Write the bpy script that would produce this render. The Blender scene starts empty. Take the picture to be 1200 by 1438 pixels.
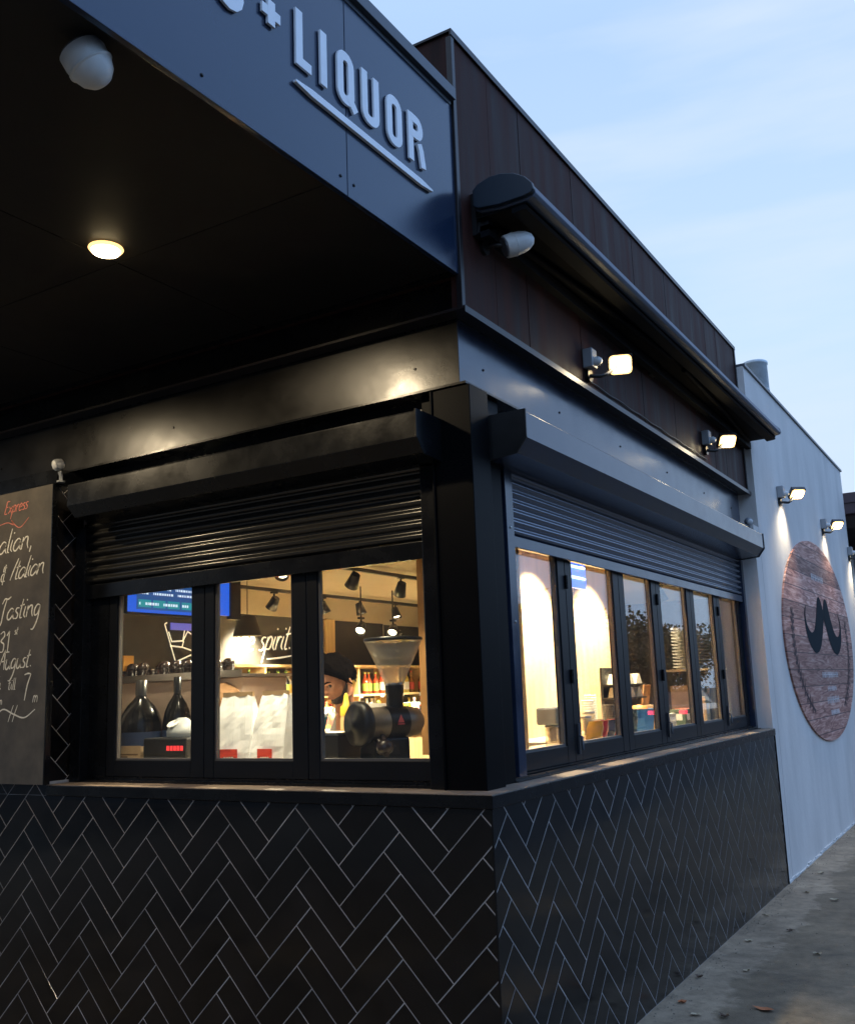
import bpy, math, random
from mathutils import Vector, Matrix, noise
R = math.radians
random.seed(7)
sc = bpy.context.scene
col = sc.collection

# ------------------------------------------------------------------ camera
def make_camera():
    yaw, pitch, roll, f, cx, cy = .5341, .1767, -.0392, 1339.0, 21.03, 14.4
    fw = Vector((-math.sin(yaw)*math.cos(pitch), math.cos(yaw)*math.cos(pitch), math.sin(pitch)))
    r = Vector((math.cos(yaw), math.sin(yaw), 0)); u = r.cross(fw)
    c, s = math.cos(roll), math.sin(roll)
    r2 = c*r + s*u; u2 = -s*r + c*u
    cam = bpy.data.cameras.new('camera'); o = bpy.data.objects.new('camera', cam); col.objects.link(o)
    m = Matrix((r2, u2, -fw)).transposed().to_4x4(); m.translation = Vector((1.786, -3.306, 1.6))
    o.matrix_world = m
    cam.sensor_fit = 'VERTICAL'; cam.sensor_height = 36; cam.lens = 36*f/1438
    cam.shift_x = -cx/1438; cam.shift_y = cy/1438
    cam.clip_start = .05; cam.clip_end = 800
    sc.camera = o
make_camera()

# ------------------------------------------------------------------ world, sun, exposure
sc.view_settings.view_transform = 'Standard'; sc.view_settings.look = 'None'
sc.view_settings.gamma = 1; sc.view_settings.exposure = 0
SUN_ELEV, SUN_AZ = 3.0, 350.0        # the sun has just gone down beyond the far end of the side wall
w = bpy.data.worlds.new('World'); sc.world = w; w.use_nodes = True
def world():
    nt = w.node_tree; N = nt.nodes; L = nt.links; N.clear()
    out = N.new('ShaderNodeOutputWorld'); bg = N.new('ShaderNodeBackground')
    sky = N.new('ShaderNodeTexSky'); sky.sky_type = 'NISHITA'; sky.sun_disc = False
    sky.sun_elevation = R(SUN_ELEV); sky.sun_rotation = R(SUN_AZ); sky.air_density = 1.0; sky.dust_density = .6; sky.ozone_density = 2.0
    tc = N.new('ShaderNodeTexCoord'); mp = N.new('ShaderNodeMapping'); mp.inputs['Scale'].default_value = (1.0, 1.0, 6.5)
    mp.inputs['Rotation'].default_value = (R(8), R(-14), R(20))
    no = N.new('ShaderNodeTexNoise'); no.inputs['Scale'].default_value = 2.6; no.inputs['Detail'].default_value = 5; no.inputs['Roughness'].default_value = .5
    rp = N.new('ShaderNodeValToRGB'); rp.color_ramp.elements[0].position = .42; rp.color_ramp.elements[1].position = .72
    rp.color_ramp.elements[0].color = (0, 0, 0, 1); rp.color_ramp.elements[1].color = (.62, .62, .62, 1)
    # a thin even layer of high cloud lifts the twilight sky towards pale blue
    g = N.new('ShaderNodeSeparateXYZ'); mr = N.new('ShaderNodeMapRange')
    mr.inputs['From Min'].default_value = 0.0; mr.inputs['From Max'].default_value = .75
    cr = N.new('ShaderNodeValToRGB')
    e = cr.color_ramp.elements; e[0].position = 0; e[0].color = (7.3, 9.0, 10.9, 1); e[1].position = 1; e[1].color = (6.2, 8.6, 13.4, 1)
    m_ = cr.color_ramp.elements.new(.45); m_.color = (6.7, 8.9, 12.0, 1)
    m2_ = cr.color_ramp.elements.new(.8); m2_.color = (5.3, 7.6, 11.5, 1)
    mix = N.new('ShaderNodeMix'); mix.data_type = 'RGBA'; mix.inputs['Factor'].default_value = .95
    mix2 = N.new('ShaderNodeMix'); mix2.data_type = 'RGBA'
    mix2.inputs['B'].default_value = (8.0, 9.2, 11.4, 1)
    L.new(tc.outputs['Generated'], mp.inputs['Vector']); L.new(mp.outputs['Vector'], no.inputs['Vector'])
    L.new(no.outputs['Fac'], rp.inputs['Fac']); L.new(tc.outputs['Generated'], g.inputs['Vector'])
    L.new(g.outputs['Z'], mr.inputs['Value']); L.new(mr.outputs['Result'], cr.inputs['Fac'])
    L.new(sky.outputs['Color'], mix.inputs['A']); L.new(cr.outputs['Color'], mix.inputs['B'])
    L.new(mix.outputs['Result'], mix2.inputs['A']); L.new(rp.outputs['Color'], mix2.inputs['Factor'])
    # the dusk sky is deeper blue away from the glow, towards the street side
    mx_ = N.new('ShaderNodeMapRange'); mx_.interpolation_type = 'SMOOTHSTEP'; mx_.inputs['From Min'].default_value = -.05; mx_.inputs['From Max'].default_value = .65
    L.new(g.outputs['X'], mx_.inputs['Value'])
    mul = N.new('ShaderNodeMix'); mul.data_type = 'RGBA'; mul.blend_type = 'MULTIPLY'; mul.inputs['B'].default_value = (.92, 1.18, 1.52, 1)
    L.new(mx_.outputs['Result'], mul.inputs['Factor']); L.new(mix2.outputs['Result'], mul.inputs['A'])
    L.new(mul.outputs['Result'], bg.inputs['Color']); bg.inputs['Strength'].default_value = .095
    L.new(bg.outputs['Background'], out.inputs['Surface'])
world()
def sun():
    l = bpy.data.lights.new('sun', 'SUN'); l.energy = .12; l.angle = R(25); l.color = (1, .93, .86)
    o = bpy.data.objects.new('sun', l); col.objects.link(o)
    az, el = R(SUN_AZ), R(SUN_ELEV + 10)
    d = Vector((math.sin(az)*math.cos(el), math.cos(az)*math.cos(el), math.sin(el)))
    o.rotation_euler = d.to_track_quat('Z', 'Y').to_euler(); o.location = (20, 0, 20)
sun()

# ------------------------------------------------------------------ materials
MATS = {}
def mat(name, base, rough=.5, metal=0, spec=.5, coat=0, var=0, vscale=6, bump=0, bscale=30, emis=None, estr=0, stretch=None, trans=0, rvar=0):
    if name in MATS: return MATS[name]
    m = bpy.data.materials.new(name); m.use_nodes = True; nt = m.node_tree; N = nt.nodes; L = nt.links
    b = N['Principled BSDF']
    b.inputs['Base Color'].default_value = (*base, 1); b.inputs['Roughness'].default_value = rough
    b.inputs['Metallic'].default_value = metal; b.inputs['Specular IOR Level'].default_value = spec
    b.inputs['Coat Weight'].default_value = coat; b.inputs['Coat Roughness'].default_value = .08
    if trans: b.inputs['Transmission Weight'].default_value = trans
    if emis: b.inputs['Emission Color'].default_value = (*emis, 1); b.inputs['Emission Strength'].default_value = estr
    tc = N.new('ShaderNodeTexCoord'); mp = N.new('ShaderNodeMapping')
    if stretch: mp.inputs['Scale'].default_value = stretch
    L.new(tc.outputs['Object'], mp.inputs['Vector'])
    if var or rvar:
        no = N.new('ShaderNodeTexNoise'); no.inputs['Scale'].default_value = vscale; no.inputs['Detail'].default_value = 6; no.inputs['Roughness'].default_value = .6
        L.new(mp.outputs['Vector'], no.inputs['Vector'])
        if var:
            cr = N.new('ShaderNodeValToRGB'); e = cr.color_ramp.elements
            e[0].position = .3; e[1].position = .72
            e[0].color = (*[c*(1-var) for c in base], 1); e[1].color = (*[min(1, c*(1+var)) for c in base], 1)
            L.new(no.outputs['Fac'], cr.inputs['Fac']); L.new(cr.outputs['Color'], b.inputs['Base Color'])
        if rvar:
            mr = N.new('ShaderNodeMapRange'); mr.inputs['From Min'].default_value = .3; mr.inputs['From Max'].default_value = .7
            mr.inputs['To Min'].default_value = max(.02, rough-rvar); mr.inputs['To Max'].default_value = min(1, rough+rvar)
            L.new(no.outputs['Fac'], mr.inputs['Value']); L.new(mr.outputs['Result'], b.inputs['Roughness'])
    if bump:
        n2 = N.new('ShaderNodeTexNoise'); n2.inputs['Scale'].default_value = bscale; n2.inputs['Detail'].default_value = 4
        L.new(mp.outputs['Vector'], n2.inputs['Vector'])
        bp = N.new('ShaderNodeBump'); bp.inputs['Strength'].default_value = bump; bp.inputs['Distance'].default_value = .01
        L.new(n2.outputs['Fac'], bp.inputs['Height']); L.new(bp.outputs['Normal'], b.inputs['Normal'])
    MATS[name] = m; return m

black = mat('black_powder_coat', (.0045, .005, .006), .26, spec=.3, var=.3, bump=.02, bscale=60, rvar=.06)
black_rough = mat('black_painted_board', (.016, .015, .014), .42, var=.45, vscale=4, bump=.18, bscale=9, rvar=.1)
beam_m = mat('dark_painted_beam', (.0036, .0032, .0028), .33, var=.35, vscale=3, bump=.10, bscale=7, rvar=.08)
slat_side = mat('skylit_roller_slat', (.17, .19, .24), .26, metal=.75)  # lighter blue copy for the side slats, sky light put into the colour
post_m = mat('black_post', (.0022, .0024, .003), .45, spec=.06, var=.2)
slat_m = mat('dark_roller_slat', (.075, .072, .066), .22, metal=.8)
box_m = mat('skylit_black_metal', (.018, .026, .048), .22, spec=.65, var=.2, rvar=.05)  # side-facing copy of the black paint, blue sky light put into its colour
grout = mat('grey_grout', (.31, .28, .26), .9, var=.55, vscale=4)
tile_m = mat('gloss_black_tile', (.0055, .0048, .0046), .12, spec=.36, var=.6, vscale=3.2, bump=.04, bscale=9, rvar=.08)
tiles3 = [tile_m, mat('gloss_black_tile_worn', (.0075, .0060, .0055), .19, spec=.36, var=.6, vscale=4, bump=.05, bscale=9, rvar=.07), mat('gloss_black_tile_clean', (.0050, .0050, .0056), .08, spec=.40, var=.5, vscale=2, bump=.03, bscale=7, rvar=.04)]
rust = mat('brown_steel_cladding', (.042, .0165, .0130), .6, spec=.09, var=.6, vscale=3.5, bump=.1, bscale=8, stretch=(3, 3, .25), rvar=.12)
trim = mat('brown_black_trim', (.014, .011, .012), .35, spec=.35, var=.2)
fascia_m = mat('slate_fascia_paint', (.012, .024, .052), .20, spec=.6, var=.12, vscale=1.2, rvar=.08)
letter_m = mat('pale_grey_letter', (.86, .87, .88), .5, var=.06)
soffit_m = mat('dark_soffit', (.012, .010, .009), .6, spec=.3, var=.3, vscale=1.5, rvar=.1)
render_m = mat('grey_render', (.64, .60, .555), .85, var=.13, vscale=2.2, bump=.35, bscale=45, stretch=(1, 1, .35))
white_pl = mat('white_plastic', (.62, .62, .60), .4, var=.08)
grey_pl = mat('grey_plastic', (.30, .31, .32), .45, var=.1)
dark_pl = mat('dark_plastic', (.012, .012, .013), .35)
steel = mat('brushed_steel', (.55, .54, .52), .28, metal=1, var=.1, stretch=(1, 1, 8))
galv = mat('galvanised_steel', (.50, .55, .58), .45, metal=.35, var=.2, vscale=9)
awn_m = mat('awning_cassette_grey', (.10, .12, .16), .5, spec=.25, var=.1, rvar=.05)
awn_end = mat('awning_end_cap', (.012, .022, .034), .4)
sill_top_m = mat('worn_sill_top', (.22, .16, .115), .5, var=.5, vscale=5, bump=.15, bscale=20, stretch=(1, 6, 1), rvar=.1)
ply = mat('plywood', (.60, .31, .11), .5, var=.22, vscale=3, stretch=(4, 4, .5), bump=.03)
pine = mat('pine_edge', (.72, .52, .26), .5, var=.2, vscale=4, stretch=(5, 5, .6))
cream = mat('cream_ceiling', (.60, .52, .38), .8, var=.06)
blk_wall = mat('black_interior_wall', (.030, .027, .024), .6, var=.25)
floor_m = mat('interior_floor', (.18, .15, .12), .5, var=.3)
bench_m = mat('pale_bench_top', (.62, .52, .36), .4, var=.15, vscale=5)
board_m = mat('chalkboard', (.085, .070, .052), .62, var=.45, vscale=4.5, bump=.05, bscale=40)
chalk = mat('white_chalk', (.80, .76, .66), .9, var=.2, vscale=80)
chalk_red = mat('red_chalk', (.62, .20, .15), .9, var=.2, vscale=80)
glow = mat('lamp_face', (.9, .8, .6), .5, emis=(1, .78, .42), estr=26)
rim_glow = mat('glare_rim_amber', (.6, .45, .25), .4, emis=(1, .60, .22), estr=2.2)  # amber emission standing for lens glare around the lamp faces
glow_in = mat('track_lamp_face', (.9, .8, .6), .5, emis=(1, .86, .6), estr=9)
line_glow = mat('white_sign_lines', (.9, .85, .7), .5, emis=(1, .86, .62), estr=.9)  # emission put into the painted slogan and drawing lines to brighten them
scr_b = mat('screen_blue', (.01, .02, .1), .3, emis=(.02, .15, .95), estr=.9)
scr_d = mat('screen_navy', (.01, .02, .1), .3, emis=(.03, .12, .38), estr=.8)
scr_t = mat('screen_teal', (.01, .1, .1), .3, emis=(.02, .33, .42), estr=.9)
scr_w = mat('screen_white', (.5, .5, .6), .3, emis=(.65, .80, 1.0), estr=1.1)
led_b = mat('blue_reflection', (.05, .1, .6), .3, emis=(.10, .22, 1.0), estr=1.6)
led_w = mat('white_reflection', (.5, .6, 1), .3, emis=(.6, .85, 1.0), estr=3.0)
led_r = mat('red_led', (.3, .02, .02), .3, emis=(1, .05, .05), estr=1.2)
tail_r = mat('tail_light_red', (.3, .02, .02), .3, emis=(1, .04, .10), estr=3.5)

def wood_planks():
    m = bpy.data.materials.new('weathered_planks'); m.use_nodes = True; nt = m.node_tree; N = nt.nodes; L = nt.links; b = N['Principled BSDF']
    tc = N.new('ShaderNodeTexCoord'); sp = N.new('ShaderNodeSeparateXYZ'); L.new(tc.outputs['Object'], sp.inputs['Vector'])
    mul = N.new('ShaderNodeMath'); mul.operation = 'MULTIPLY'; mul.inputs[1].default_value = 1/.16; L.new(sp.outputs['Z'], mul.inputs[0])
    fl = N.new('ShaderNodeMath'); fl.operation = 'FLOOR'; L.new(mul.outputs[0], fl.inputs[0])
    wn = N.new('ShaderNodeTexWhiteNoise'); wn.noise_dimensions = '1D'; L.new(fl.outputs[0], wn.inputs['W'])
    # grain, offset per plank
    cmb = N.new('ShaderNodeCombineXYZ'); L.new(sp.outputs['Y'], cmb.inputs['Y']); L.new(sp.outputs['Z'], cmb.inputs['Z'])
    off = N.new('ShaderNodeMath'); off.operation = 'MULTIPLY'; off.inputs[1].default_value = 37; L.new(wn.outputs['Value'], off.inputs[0]); L.new(off.outputs[0], cmb.inputs['X'])
    mp = N.new('ShaderNodeMapping'); mp.inputs['Scale'].default_value = (1, .8, 9); L.new(cmb.outputs[0], mp.inputs['Vector'])
    wv = N.new('ShaderNodeTexNoise'); wv.inputs['Scale'].default_value = 2.2; wv.inputs['Detail'].default_value = 8; wv.inputs['Distortion'].default_value = 2.2
    L.new(mp.outputs[0], wv.inputs['Vector'])
    cr = N.new('ShaderNodeValToRGB'); e = cr.color_ramp.elements
    e[0].position = .30; e[0].color = (.15, .050, .036, 1); e[1].position = .70; e[1].color = (.66, .42, .34, 1)
    k = e.new(.5); k.color = (.42, .19, .145, 1)
    L.new(wv.outputs['Fac'], cr.inputs['Fac'])
    hs = N.new('ShaderNodeHueSaturation'); L.new(cr.outputs['Color'], hs.inputs['Color'])
    mr = N.new('ShaderNodeMapRange'); mr.inputs['To Min'].default_value = .65; mr.inputs['To Max'].default_value = 1.3; L.new(wn.outputs['Value'], mr.inputs['Value']); L.new(mr.outputs[0], hs.inputs['Value'])
    fr = N.new('ShaderNodeMath'); fr.operation = 'FRACT'; L.new(mul.outputs[0], fr.inputs[0])
    gt = N.new('ShaderNodeMath'); gt.operation = 'GREATER_THAN'; gt.inputs[1].default_value = .05; L.new(fr.outputs[0], gt.inputs[0])
    mx = N.new('ShaderNodeMix'); mx.data_type = 'RGBA'; mx.inputs['A'].default_value = (.06, .03, .03, 1); L.new(gt.outputs[0], mx.inputs['Factor']); L.new(hs.outputs[0], mx.inputs['B'])
    L.new(mx.outputs['Result'], b.inputs['Base Color']); b.inputs['Roughness'].default_value = .65
    return m
plank_m = wood_planks()

def asphalt():
    m = bpy.data.materials.new('worn_footpath'); m.use_nodes = True; nt = m.node_tree; N = nt.nodes; L = nt.links; b = N['Principled BSDF']
    tc = N.new('ShaderNodeTexCoord'); sp = N.new('ShaderNodeSeparateXYZ'); L.new(tc.outputs['Object'], sp.inputs['Vector'])
    n1 = N.new('ShaderNodeTexNoise'); n1.inputs['Scale'].default_value = 2.6; n1.inputs['Detail'].default_value = 9; n1.inputs['Roughness'].default_value = .62; L.new(tc.outputs['Object'], n1.inputs['Vector'])
    # the strip of old concrete beside the wall has a ragged edge
    ma = N.new('ShaderNodeMath'); ma.operation = 'MULTIPLY_ADD'; ma.inputs[1].default_value = -.75; ma.inputs[2].default_value = .68; L.new(n1.outputs['Fac'], ma.inputs[0])
    lt = N.new('ShaderNodeMath'); lt.operation = 'SUBTRACT'; L.new(ma.outputs[0], lt.inputs[0]); L.new(sp.outputs['X'], lt.inputs[1])
    mr = N.new('ShaderNodeMapRange'); mr.inputs['From Min'].default_value = -.03; mr.inputs['From Max'].default_value = .04; L.new(lt.outputs[0], mr.inputs['Value'])
    n2 = N.new('ShaderNodeTexNoise'); n2.inputs['Scale'].default_value = 9; n2.inputs['Detail'].default_value = 10; n2.inputs['Roughness'].default_value = .75; L.new(tc.outputs['Object'], n2.inputs['Vector'])
    ca = N.new('ShaderNodeValToRGB'); e = ca.color_ramp.elements; e[0].position = .32; e[0].color = (.100, .074, .043, 1); e[1].position = .72; e[1].color = (.24, .182, .113, 1); L.new(n2.outputs['Fac'], ca.inputs['Fac'])
    cc = N.new('ShaderNodeValToRGB'); e = cc.color_ramp.elements; e[0].position = .32; e[0].color = (.165, .125, .079, 1); e[1].position = .70; e[1].color = (.38, .295, .20, 1); L.new(n2.outputs['Fac'], cc.inputs['Fac'])
    n3 = N.new('ShaderNodeTexNoise'); n3.inputs['Scale'].default_value = 1.6; n3.inputs['Detail'].default_value = 3; L.new(tc.outputs['Object'], n3.inputs['Vector'])
    mx = N.new('ShaderNodeMix'); mx.data_type = 'RGBA'; L.new(mr.outputs[0], mx.inputs['Factor']); L.new(ca.outputs[0], mx.inputs['A']); L.new(cc.outputs[0], mx.inputs['B'])
    hs = N.new('ShaderNodeHueSaturation'); m3 = N.new('ShaderNodeMapRange'); m3.inputs['From Min'].default_value = .3; m3.inputs['From Max'].default_value = .7; m3.inputs['To Min'].default_value = .6; m3.inputs['To Max'].default_value = 1.3
    L.new(n3.outputs['Fac'], m3.inputs['Value']); L.new(m3.outputs[0], hs.inputs['Value']); L.new(mx.outputs['Result'], hs.inputs['Color'])
    L.new(hs.outputs[0], b.inputs['Base Color']); b.inputs['Roughness'].default_value = .75
    n4 = N.new('ShaderNodeTexNoise'); n4.inputs['Scale'].default_value = 120; n4.inputs['Detail'].default_value = 3; L.new(tc.outputs['Object'], n4.inputs['Vector'])
    ad = N.new('ShaderNodeMath'); ad.operation = 'ADD'; L.new(n4.outputs['Fac'], ad.inputs[0]); L.new(mr.outputs[0], ad.inputs[1])
    bp = N.new('ShaderNodeBump'); bp.inputs['Strength'].default_value = .5; bp.inputs['Distance'].default_value = .006; L.new(ad.outputs[0], bp.inputs['Height']); L.new(bp.outputs[0], b.inputs['Normal'])
    return m
path_m = asphalt()
road_m = mat('asphalt_road', (.05, .05, .05), .8, var=.3, vscale=8, bump=.4, bscale=90)

def glass_mat(name='window_glass', tint=(.93, .95, .94), dirt=.012, dc=(.5, .5, .5)):
    m = bpy.data.materials.new(name); m.use_nodes = True; nt = m.node_tree; N = nt.nodes; L = nt.links; N.clear()
    out = N.new('ShaderNodeOutputMaterial'); tr = N.new('ShaderNodeBsdfTransparent'); tr.inputs['Color'].default_value = (*tint, 1)
    gl = N.new('ShaderNodeBsdfGlossy'); gl.inputs['Roughness'].default_value = .0; gl.inputs['Color'].default_value = (1, 1, 1, 1)
    geo = N.new('ShaderNodeNewGeometry'); mr = N.new('ShaderNodeMapRange'); mr.inputs['To Min'].default_value = 1.5; mr.inputs['To Max'].default_value = 1/1.5
    L.new(geo.outputs['Backfacing'], mr.inputs['Value'])
    fr = N.new('ShaderNodeFresnel'); L.new(mr.outputs[0], fr.inputs['IOR'])
    mx = N.new('ShaderNodeMixShader'); L.new(fr.outputs[0], mx.inputs[0]); L.new(tr.outputs[0], mx.inputs[1]); L.new(gl.outputs[0], mx.inputs[2])
    df = N.new('ShaderNodeBsdfDiffuse'); df.inputs['Color'].default_value = (*dc, 1)
    m2 = N.new('ShaderNodeMixShader'); m2.inputs[0].default_value = dirt; L.new(mx.outputs[0], m2.inputs[1]); L.new(df.outputs[0], m2.inputs[2])
    L.new(m2.outputs[0], out.inputs['Surface'])
    return m
glass = glass_mat()
clear = glass_mat('clear_plastic', (.92, .88, .80), .12)
hopper_m = glass_mat('smoky_clear_hopper', (.97, .94, .88), .33, (.85, .78, .64))

# ------------------------------------------------------------------ mesh builder
OFF = {}
class MB:
    def __init__(s): s.v = []; s.f = []; s.m = []; s.sm = []
    def add(s, vs, fs, m=0, smooth=False):
        o = len(s.v); s.v += [Vector(p) for p in vs]
        for f in fs: s.f.append([o+i for i in f]); s.m.append(m); s.sm.append(smooth)
        return s
    def box(s, a, b, m=0):
        x0, y0, z0 = a; x1, y1, z1 = b
        x0, x1 = min(x0, x1), max(x0, x1); y0, y1 = min(y0, y1), max(y0, y1); z0, z1 = min(z0, z1), max(z0, z1)
        return s.add([(x0,y0,z0),(x1,y0,z0),(x1,y1,z0),(x0,y1,z0),(x0,y0,z1),(x1,y0,z1),(x1,y1,z1),(x0,y1,z1)],
                     [(0,3,2,1),(4,5,6,7),(0,1,5,4),(1,2,6,5),(2,3,7,6),(3,0,4,7)], m)
    def obox(s, c, ax, ay, az, h, m=0):      # oriented box
        c = Vector(c); P = [c + ax*(i*h[0]) + ay*(j*h[1]) + az*(k*h[2]) for k in (-1,1) for i, j in ((-1,-1),(1,-1),(1,1),(-1,1))]
        return s.add(P, [(0,3,2,1),(4,5,6,7),(0,1,5,4),(1,2,6,5),(2,3,7,6),(3,0,4,7)], m)
    def loft(s, rings, m=0, closed=True, caps=True, smooth=True):
        n = len(rings[0]); vs = [p for r in rings for p in r]; fs = []
        for k in range(len(rings)-1):
            for i in range(n if closed else n-1):
                j = (i+1) % n; fs.append((k*n+i, k*n+j, (k+1)*n+j, (k+1)*n+i))
        s.add(vs, fs, m, smooth)
        if caps and closed:
            s.add(rings[0], [tuple(range(n))[::-1]], m); s.add(rings[-1], [tuple(range(n))], m)
        return s
    def tube(s, pts, r, n=8, m=0, caps=True):
        pts = [Vector(p) for p in pts]; rs = r if isinstance(r, (list, tuple)) else [r]*len(pts); rings = []
        for i, p in enumerate(pts):
            d = (pts[min(i+1, len(pts)-1)] - pts[max(i-1, 0)]).normalized()
            a = d.cross(Vector((0, 0, 1)) if abs(d.z) < .9 else Vector((1, 0, 0))).normalized(); b = d.cross(a)
            rings.append([p + (a*math.cos(2*math.pi*k/n) + b*math.sin(2*math.pi*k/n))*rs[i] for k in range(n)])
        return s.loft(rings, m, True, caps)
    def lathe(s, c, prof, axis=Vector((0, 0, 1)), n=16, m=0, smooth=True):   # prof: (r, h)
        c = Vector(c); axis = Vector(axis).normalized()
        a = axis.cross(Vector((0, 0, 1)) if abs(axis.z) < .9 else Vector((1, 0, 0))).normalized(); b = axis.cross(a)
        rings = [[c + axis*h + (a*math.cos(2*math.pi*k/n) + b*math.sin(2*math.pi*k/n))*max(r, 1e-5) for k in range(n)] for r, h in prof]
        return s.loft(rings, m, True, True, smooth)
    def prism(s, poly, fn, d0, d1, m=0):       # poly in 2D; fn(u, v, d) -> 3D
        n = len(poly); A = [fn(u, v, d0) for u, v in poly]; B = [fn(u, v, d1) for u, v in poly]
        return s.add(A+B, [tuple(range(n))[::-1], tuple(range(n, 2*n))] + [(i, (i+1) % n, n+(i+1) % n, n+i) for i in range(n)], m)
    def build(s, name, mats, parent=None, bevel=0, loc=None):
        if not isinstance(mats, (list, tuple)): mats = [mats]
        off = Vector(loc) if loc is not None else (OFF.get(parent.name, Vector()) if parent else Vector())
        me = bpy.data.meshes.new(name); me.from_pydata([tuple(p-off) for p in s.v], [], s.f)
        for mt in mats: me.materials.append(mt)
        me.polygons.foreach_set('material_index', s.m); me.polygons.foreach_set('use_smooth', s.sm)
        me.update()
        bmx = __import__('bmesh').new(); bmx.from_mesh(me); __import__('bmesh').ops.remove_doubles(bmx, verts=bmx.verts, dist=1e-6) if False else None
        __import__('bmesh').ops.recalc_face_normals(bmx, faces=bmx.faces); bmx.to_mesh(me); bmx.free()
        o = bpy.data.objects.new(name, me); col.objects.link(o)
        if parent: o.parent = parent
        elif loc is not None: o.location = loc
        OFF[o.name] = off
        if bevel:
            b = o.modifiers.new('bevel', 'BEVEL'); b.width = bevel; b.segments = 2; b.limit_method = 'ANGLE'; b.angle_limit = R(40)
        return o

def tag(o, label=None, cat=None, group=None, kind=None):
    if label: o['label'] = label
    if cat: o['category'] = cat
    if group: o['group'] = group
    if kind: o['kind'] = kind
    return o
def thing(name, loc, label, cat, group=None, rz=0):
    o = bpy.data.objects.new(name, None); col.objects.link(o); o.empty_display_size = .1
    o.location = loc; o.rotation_euler.z = rz; OFF[o.name] = Vector(loc)
    return tag(o, label, cat, group)
def kids(o): return [c for c in bpy.data.objects if c.parent == o]
def dup(root, loc=None, rz=None, label=None, scale=None):
    def cp(o, par):
        c = o.copy(); col.objects.link(c)
        if par: c.parent = par
        for ch in kids(o): cp(ch, c)
        return c
    r = cp(root, None)
    if loc is not None: r.location = loc
    if rz is not None: r.rotation_euler.z = rz
    if scale: r.scale = scale
    if label: r['label'] = label
    return r
X, Y, Z = Vector((1, 0, 0)), Vector((0, 1, 0)), Vector((0, 0, 1))
def yprof(pts, y0, y1, mb=None, m=0):        # profile in x,z run along y
    mb = mb or MB(); return mb.prism(pts, lambda u, v, d: (u, d, v), y0, y1, m)
def xprof(pts, x0, x1, mb=None, m=0):        # profile in y,z run along x
    mb = mb or MB(); return mb.prism(pts, lambda u, v, d: (d, u, v), x0, x1, m)

# ------------------------------------------------------------------ ground
g = MB(); g.add([(-300,-300,-.16),(300,-300,-.16),(300,300,-.16),(-300,300,-.16)], [(0,1,2,3)]); tag(g.build('ground', mat('distant_ground', (.07, .07, .055), .9, var=.3, vscale=.2)), kind='structure')
g = MB(); g.box((2.7,-60,-.155), (11,90,-.12)); g.box((-60,-16,-.154),(2.7,-8,-.119)); tag(g.build('road', road_m), kind='structure')
g = MB(); g.box((-8,-8,-.158), (2.7,60,0)); tag(g.build('footpath', path_m), kind='structure')
g = MB(); g.box((11,-60,-.157), (14,90,0)); tag(g.build('far_footpath', road_m), kind='structure')

# ------------------------------------------------------------------ shop building
shop = thing('shop_building', (0, 0, 0), 'dark corner shop with black herringbone tiled base, lit servery windows and brown steel parapet', 'building')
def clip(poly, ax, lim, keep_less):
    out = []
    for i in range(len(poly)):
        a, b = poly[i], poly[(i+1) % len(poly)]
        ia = (a[ax] <= lim) == keep_less or a[ax] == lim; ib = (b[ax] <= lim) == keep_less or b[ax] == lim
        if ia: out.append(a)
        if ia != ib:
            t = (lim-a[ax])/(b[ax]-a[ax]); out.append((a[0]+(b[0]-a[0])*t, a[1]+(b[1]-a[1])*t))
    return out
def herring(mb, u0, u1, v0, v1, fn, ou=0, ov=0, L=.322, W=.113, gap=.0046, th=.0008):
    c = math.sqrt(.5); rnd = random.Random(3)
    for i in range(-60, 60):
        for j in range(-60, 60):
            bx, by = i*W + j*L, i*W - j*L
            for kind in (0, 1):
                if kind == 0: q = (bx, by, bx+L, by+W)
                else: q = (bx, by+W, bx+W, by+W+L)
                x0, y0, x1, y1 = q[0]+gap/2, q[1]+gap/2, q[2]-gap/2, q[3]-gap/2
                P = [((a-b)*c + ou, (a+b)*c + ov) for a, b in ((x0,y0),(x1,y0),(x1,y1),(x0,y1))]
                if max(p[0] for p in P) < u0 or min(p[0] for p in P) > u1 or max(p[1] for p in P) < v0 or min(p[1] for p in P) > v1: continue
                for ax, lim, k in ((0, u0, False), (0, u1, True), (1, v0, False), (1, v1, True)):
                    P = clip(P, ax, lim, k)
                    if len(P) < 3: break
                if len(P) < 3: continue
                cu = sum(p[0] for p in P)/len(P); cv = sum(p[1] for p in P)/len(P)
                e = .0012; In = []
                for p in P:
                    d = Vector((cu-p[0], cv-p[1])); l = d.length
                    d = d/l*min(e*1.4, l*.3) if l > 1e-6 else d
                    In.append((p[0]+d.x, p[1]+d.y))
                tu, tv = max(-.0016,min(.0016,rnd.gauss(0, .0010))), max(-.0016,min(.0016,rnd.gauss(0, .0010))); dh = rnd.uniform(0, .0002)
                n = len(P)
                hh = [th + dh + (p[0]-cu)*tu + (p[1]-cv)*tv for p in In]
                top = [fn(p[0], p[1], h) for p, h in zip(In, hh)]; mid = [fn(p[0], p[1], 0) for p, h in zip(P, hh)]; bot = [fn(p[0], p[1], -.002) for p in P]
                mb.add(top+mid+bot, [tuple(range(n))] + [(k, (k+1) % n, n+(k+1) % n, n+k) for k in range(n)] + [(n+k, n+(k+1) % n, 2*n+(k+1) % n, 2*n+k) for k in range(n)], rnd.choice((0,0,0,1,1,2)))
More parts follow.
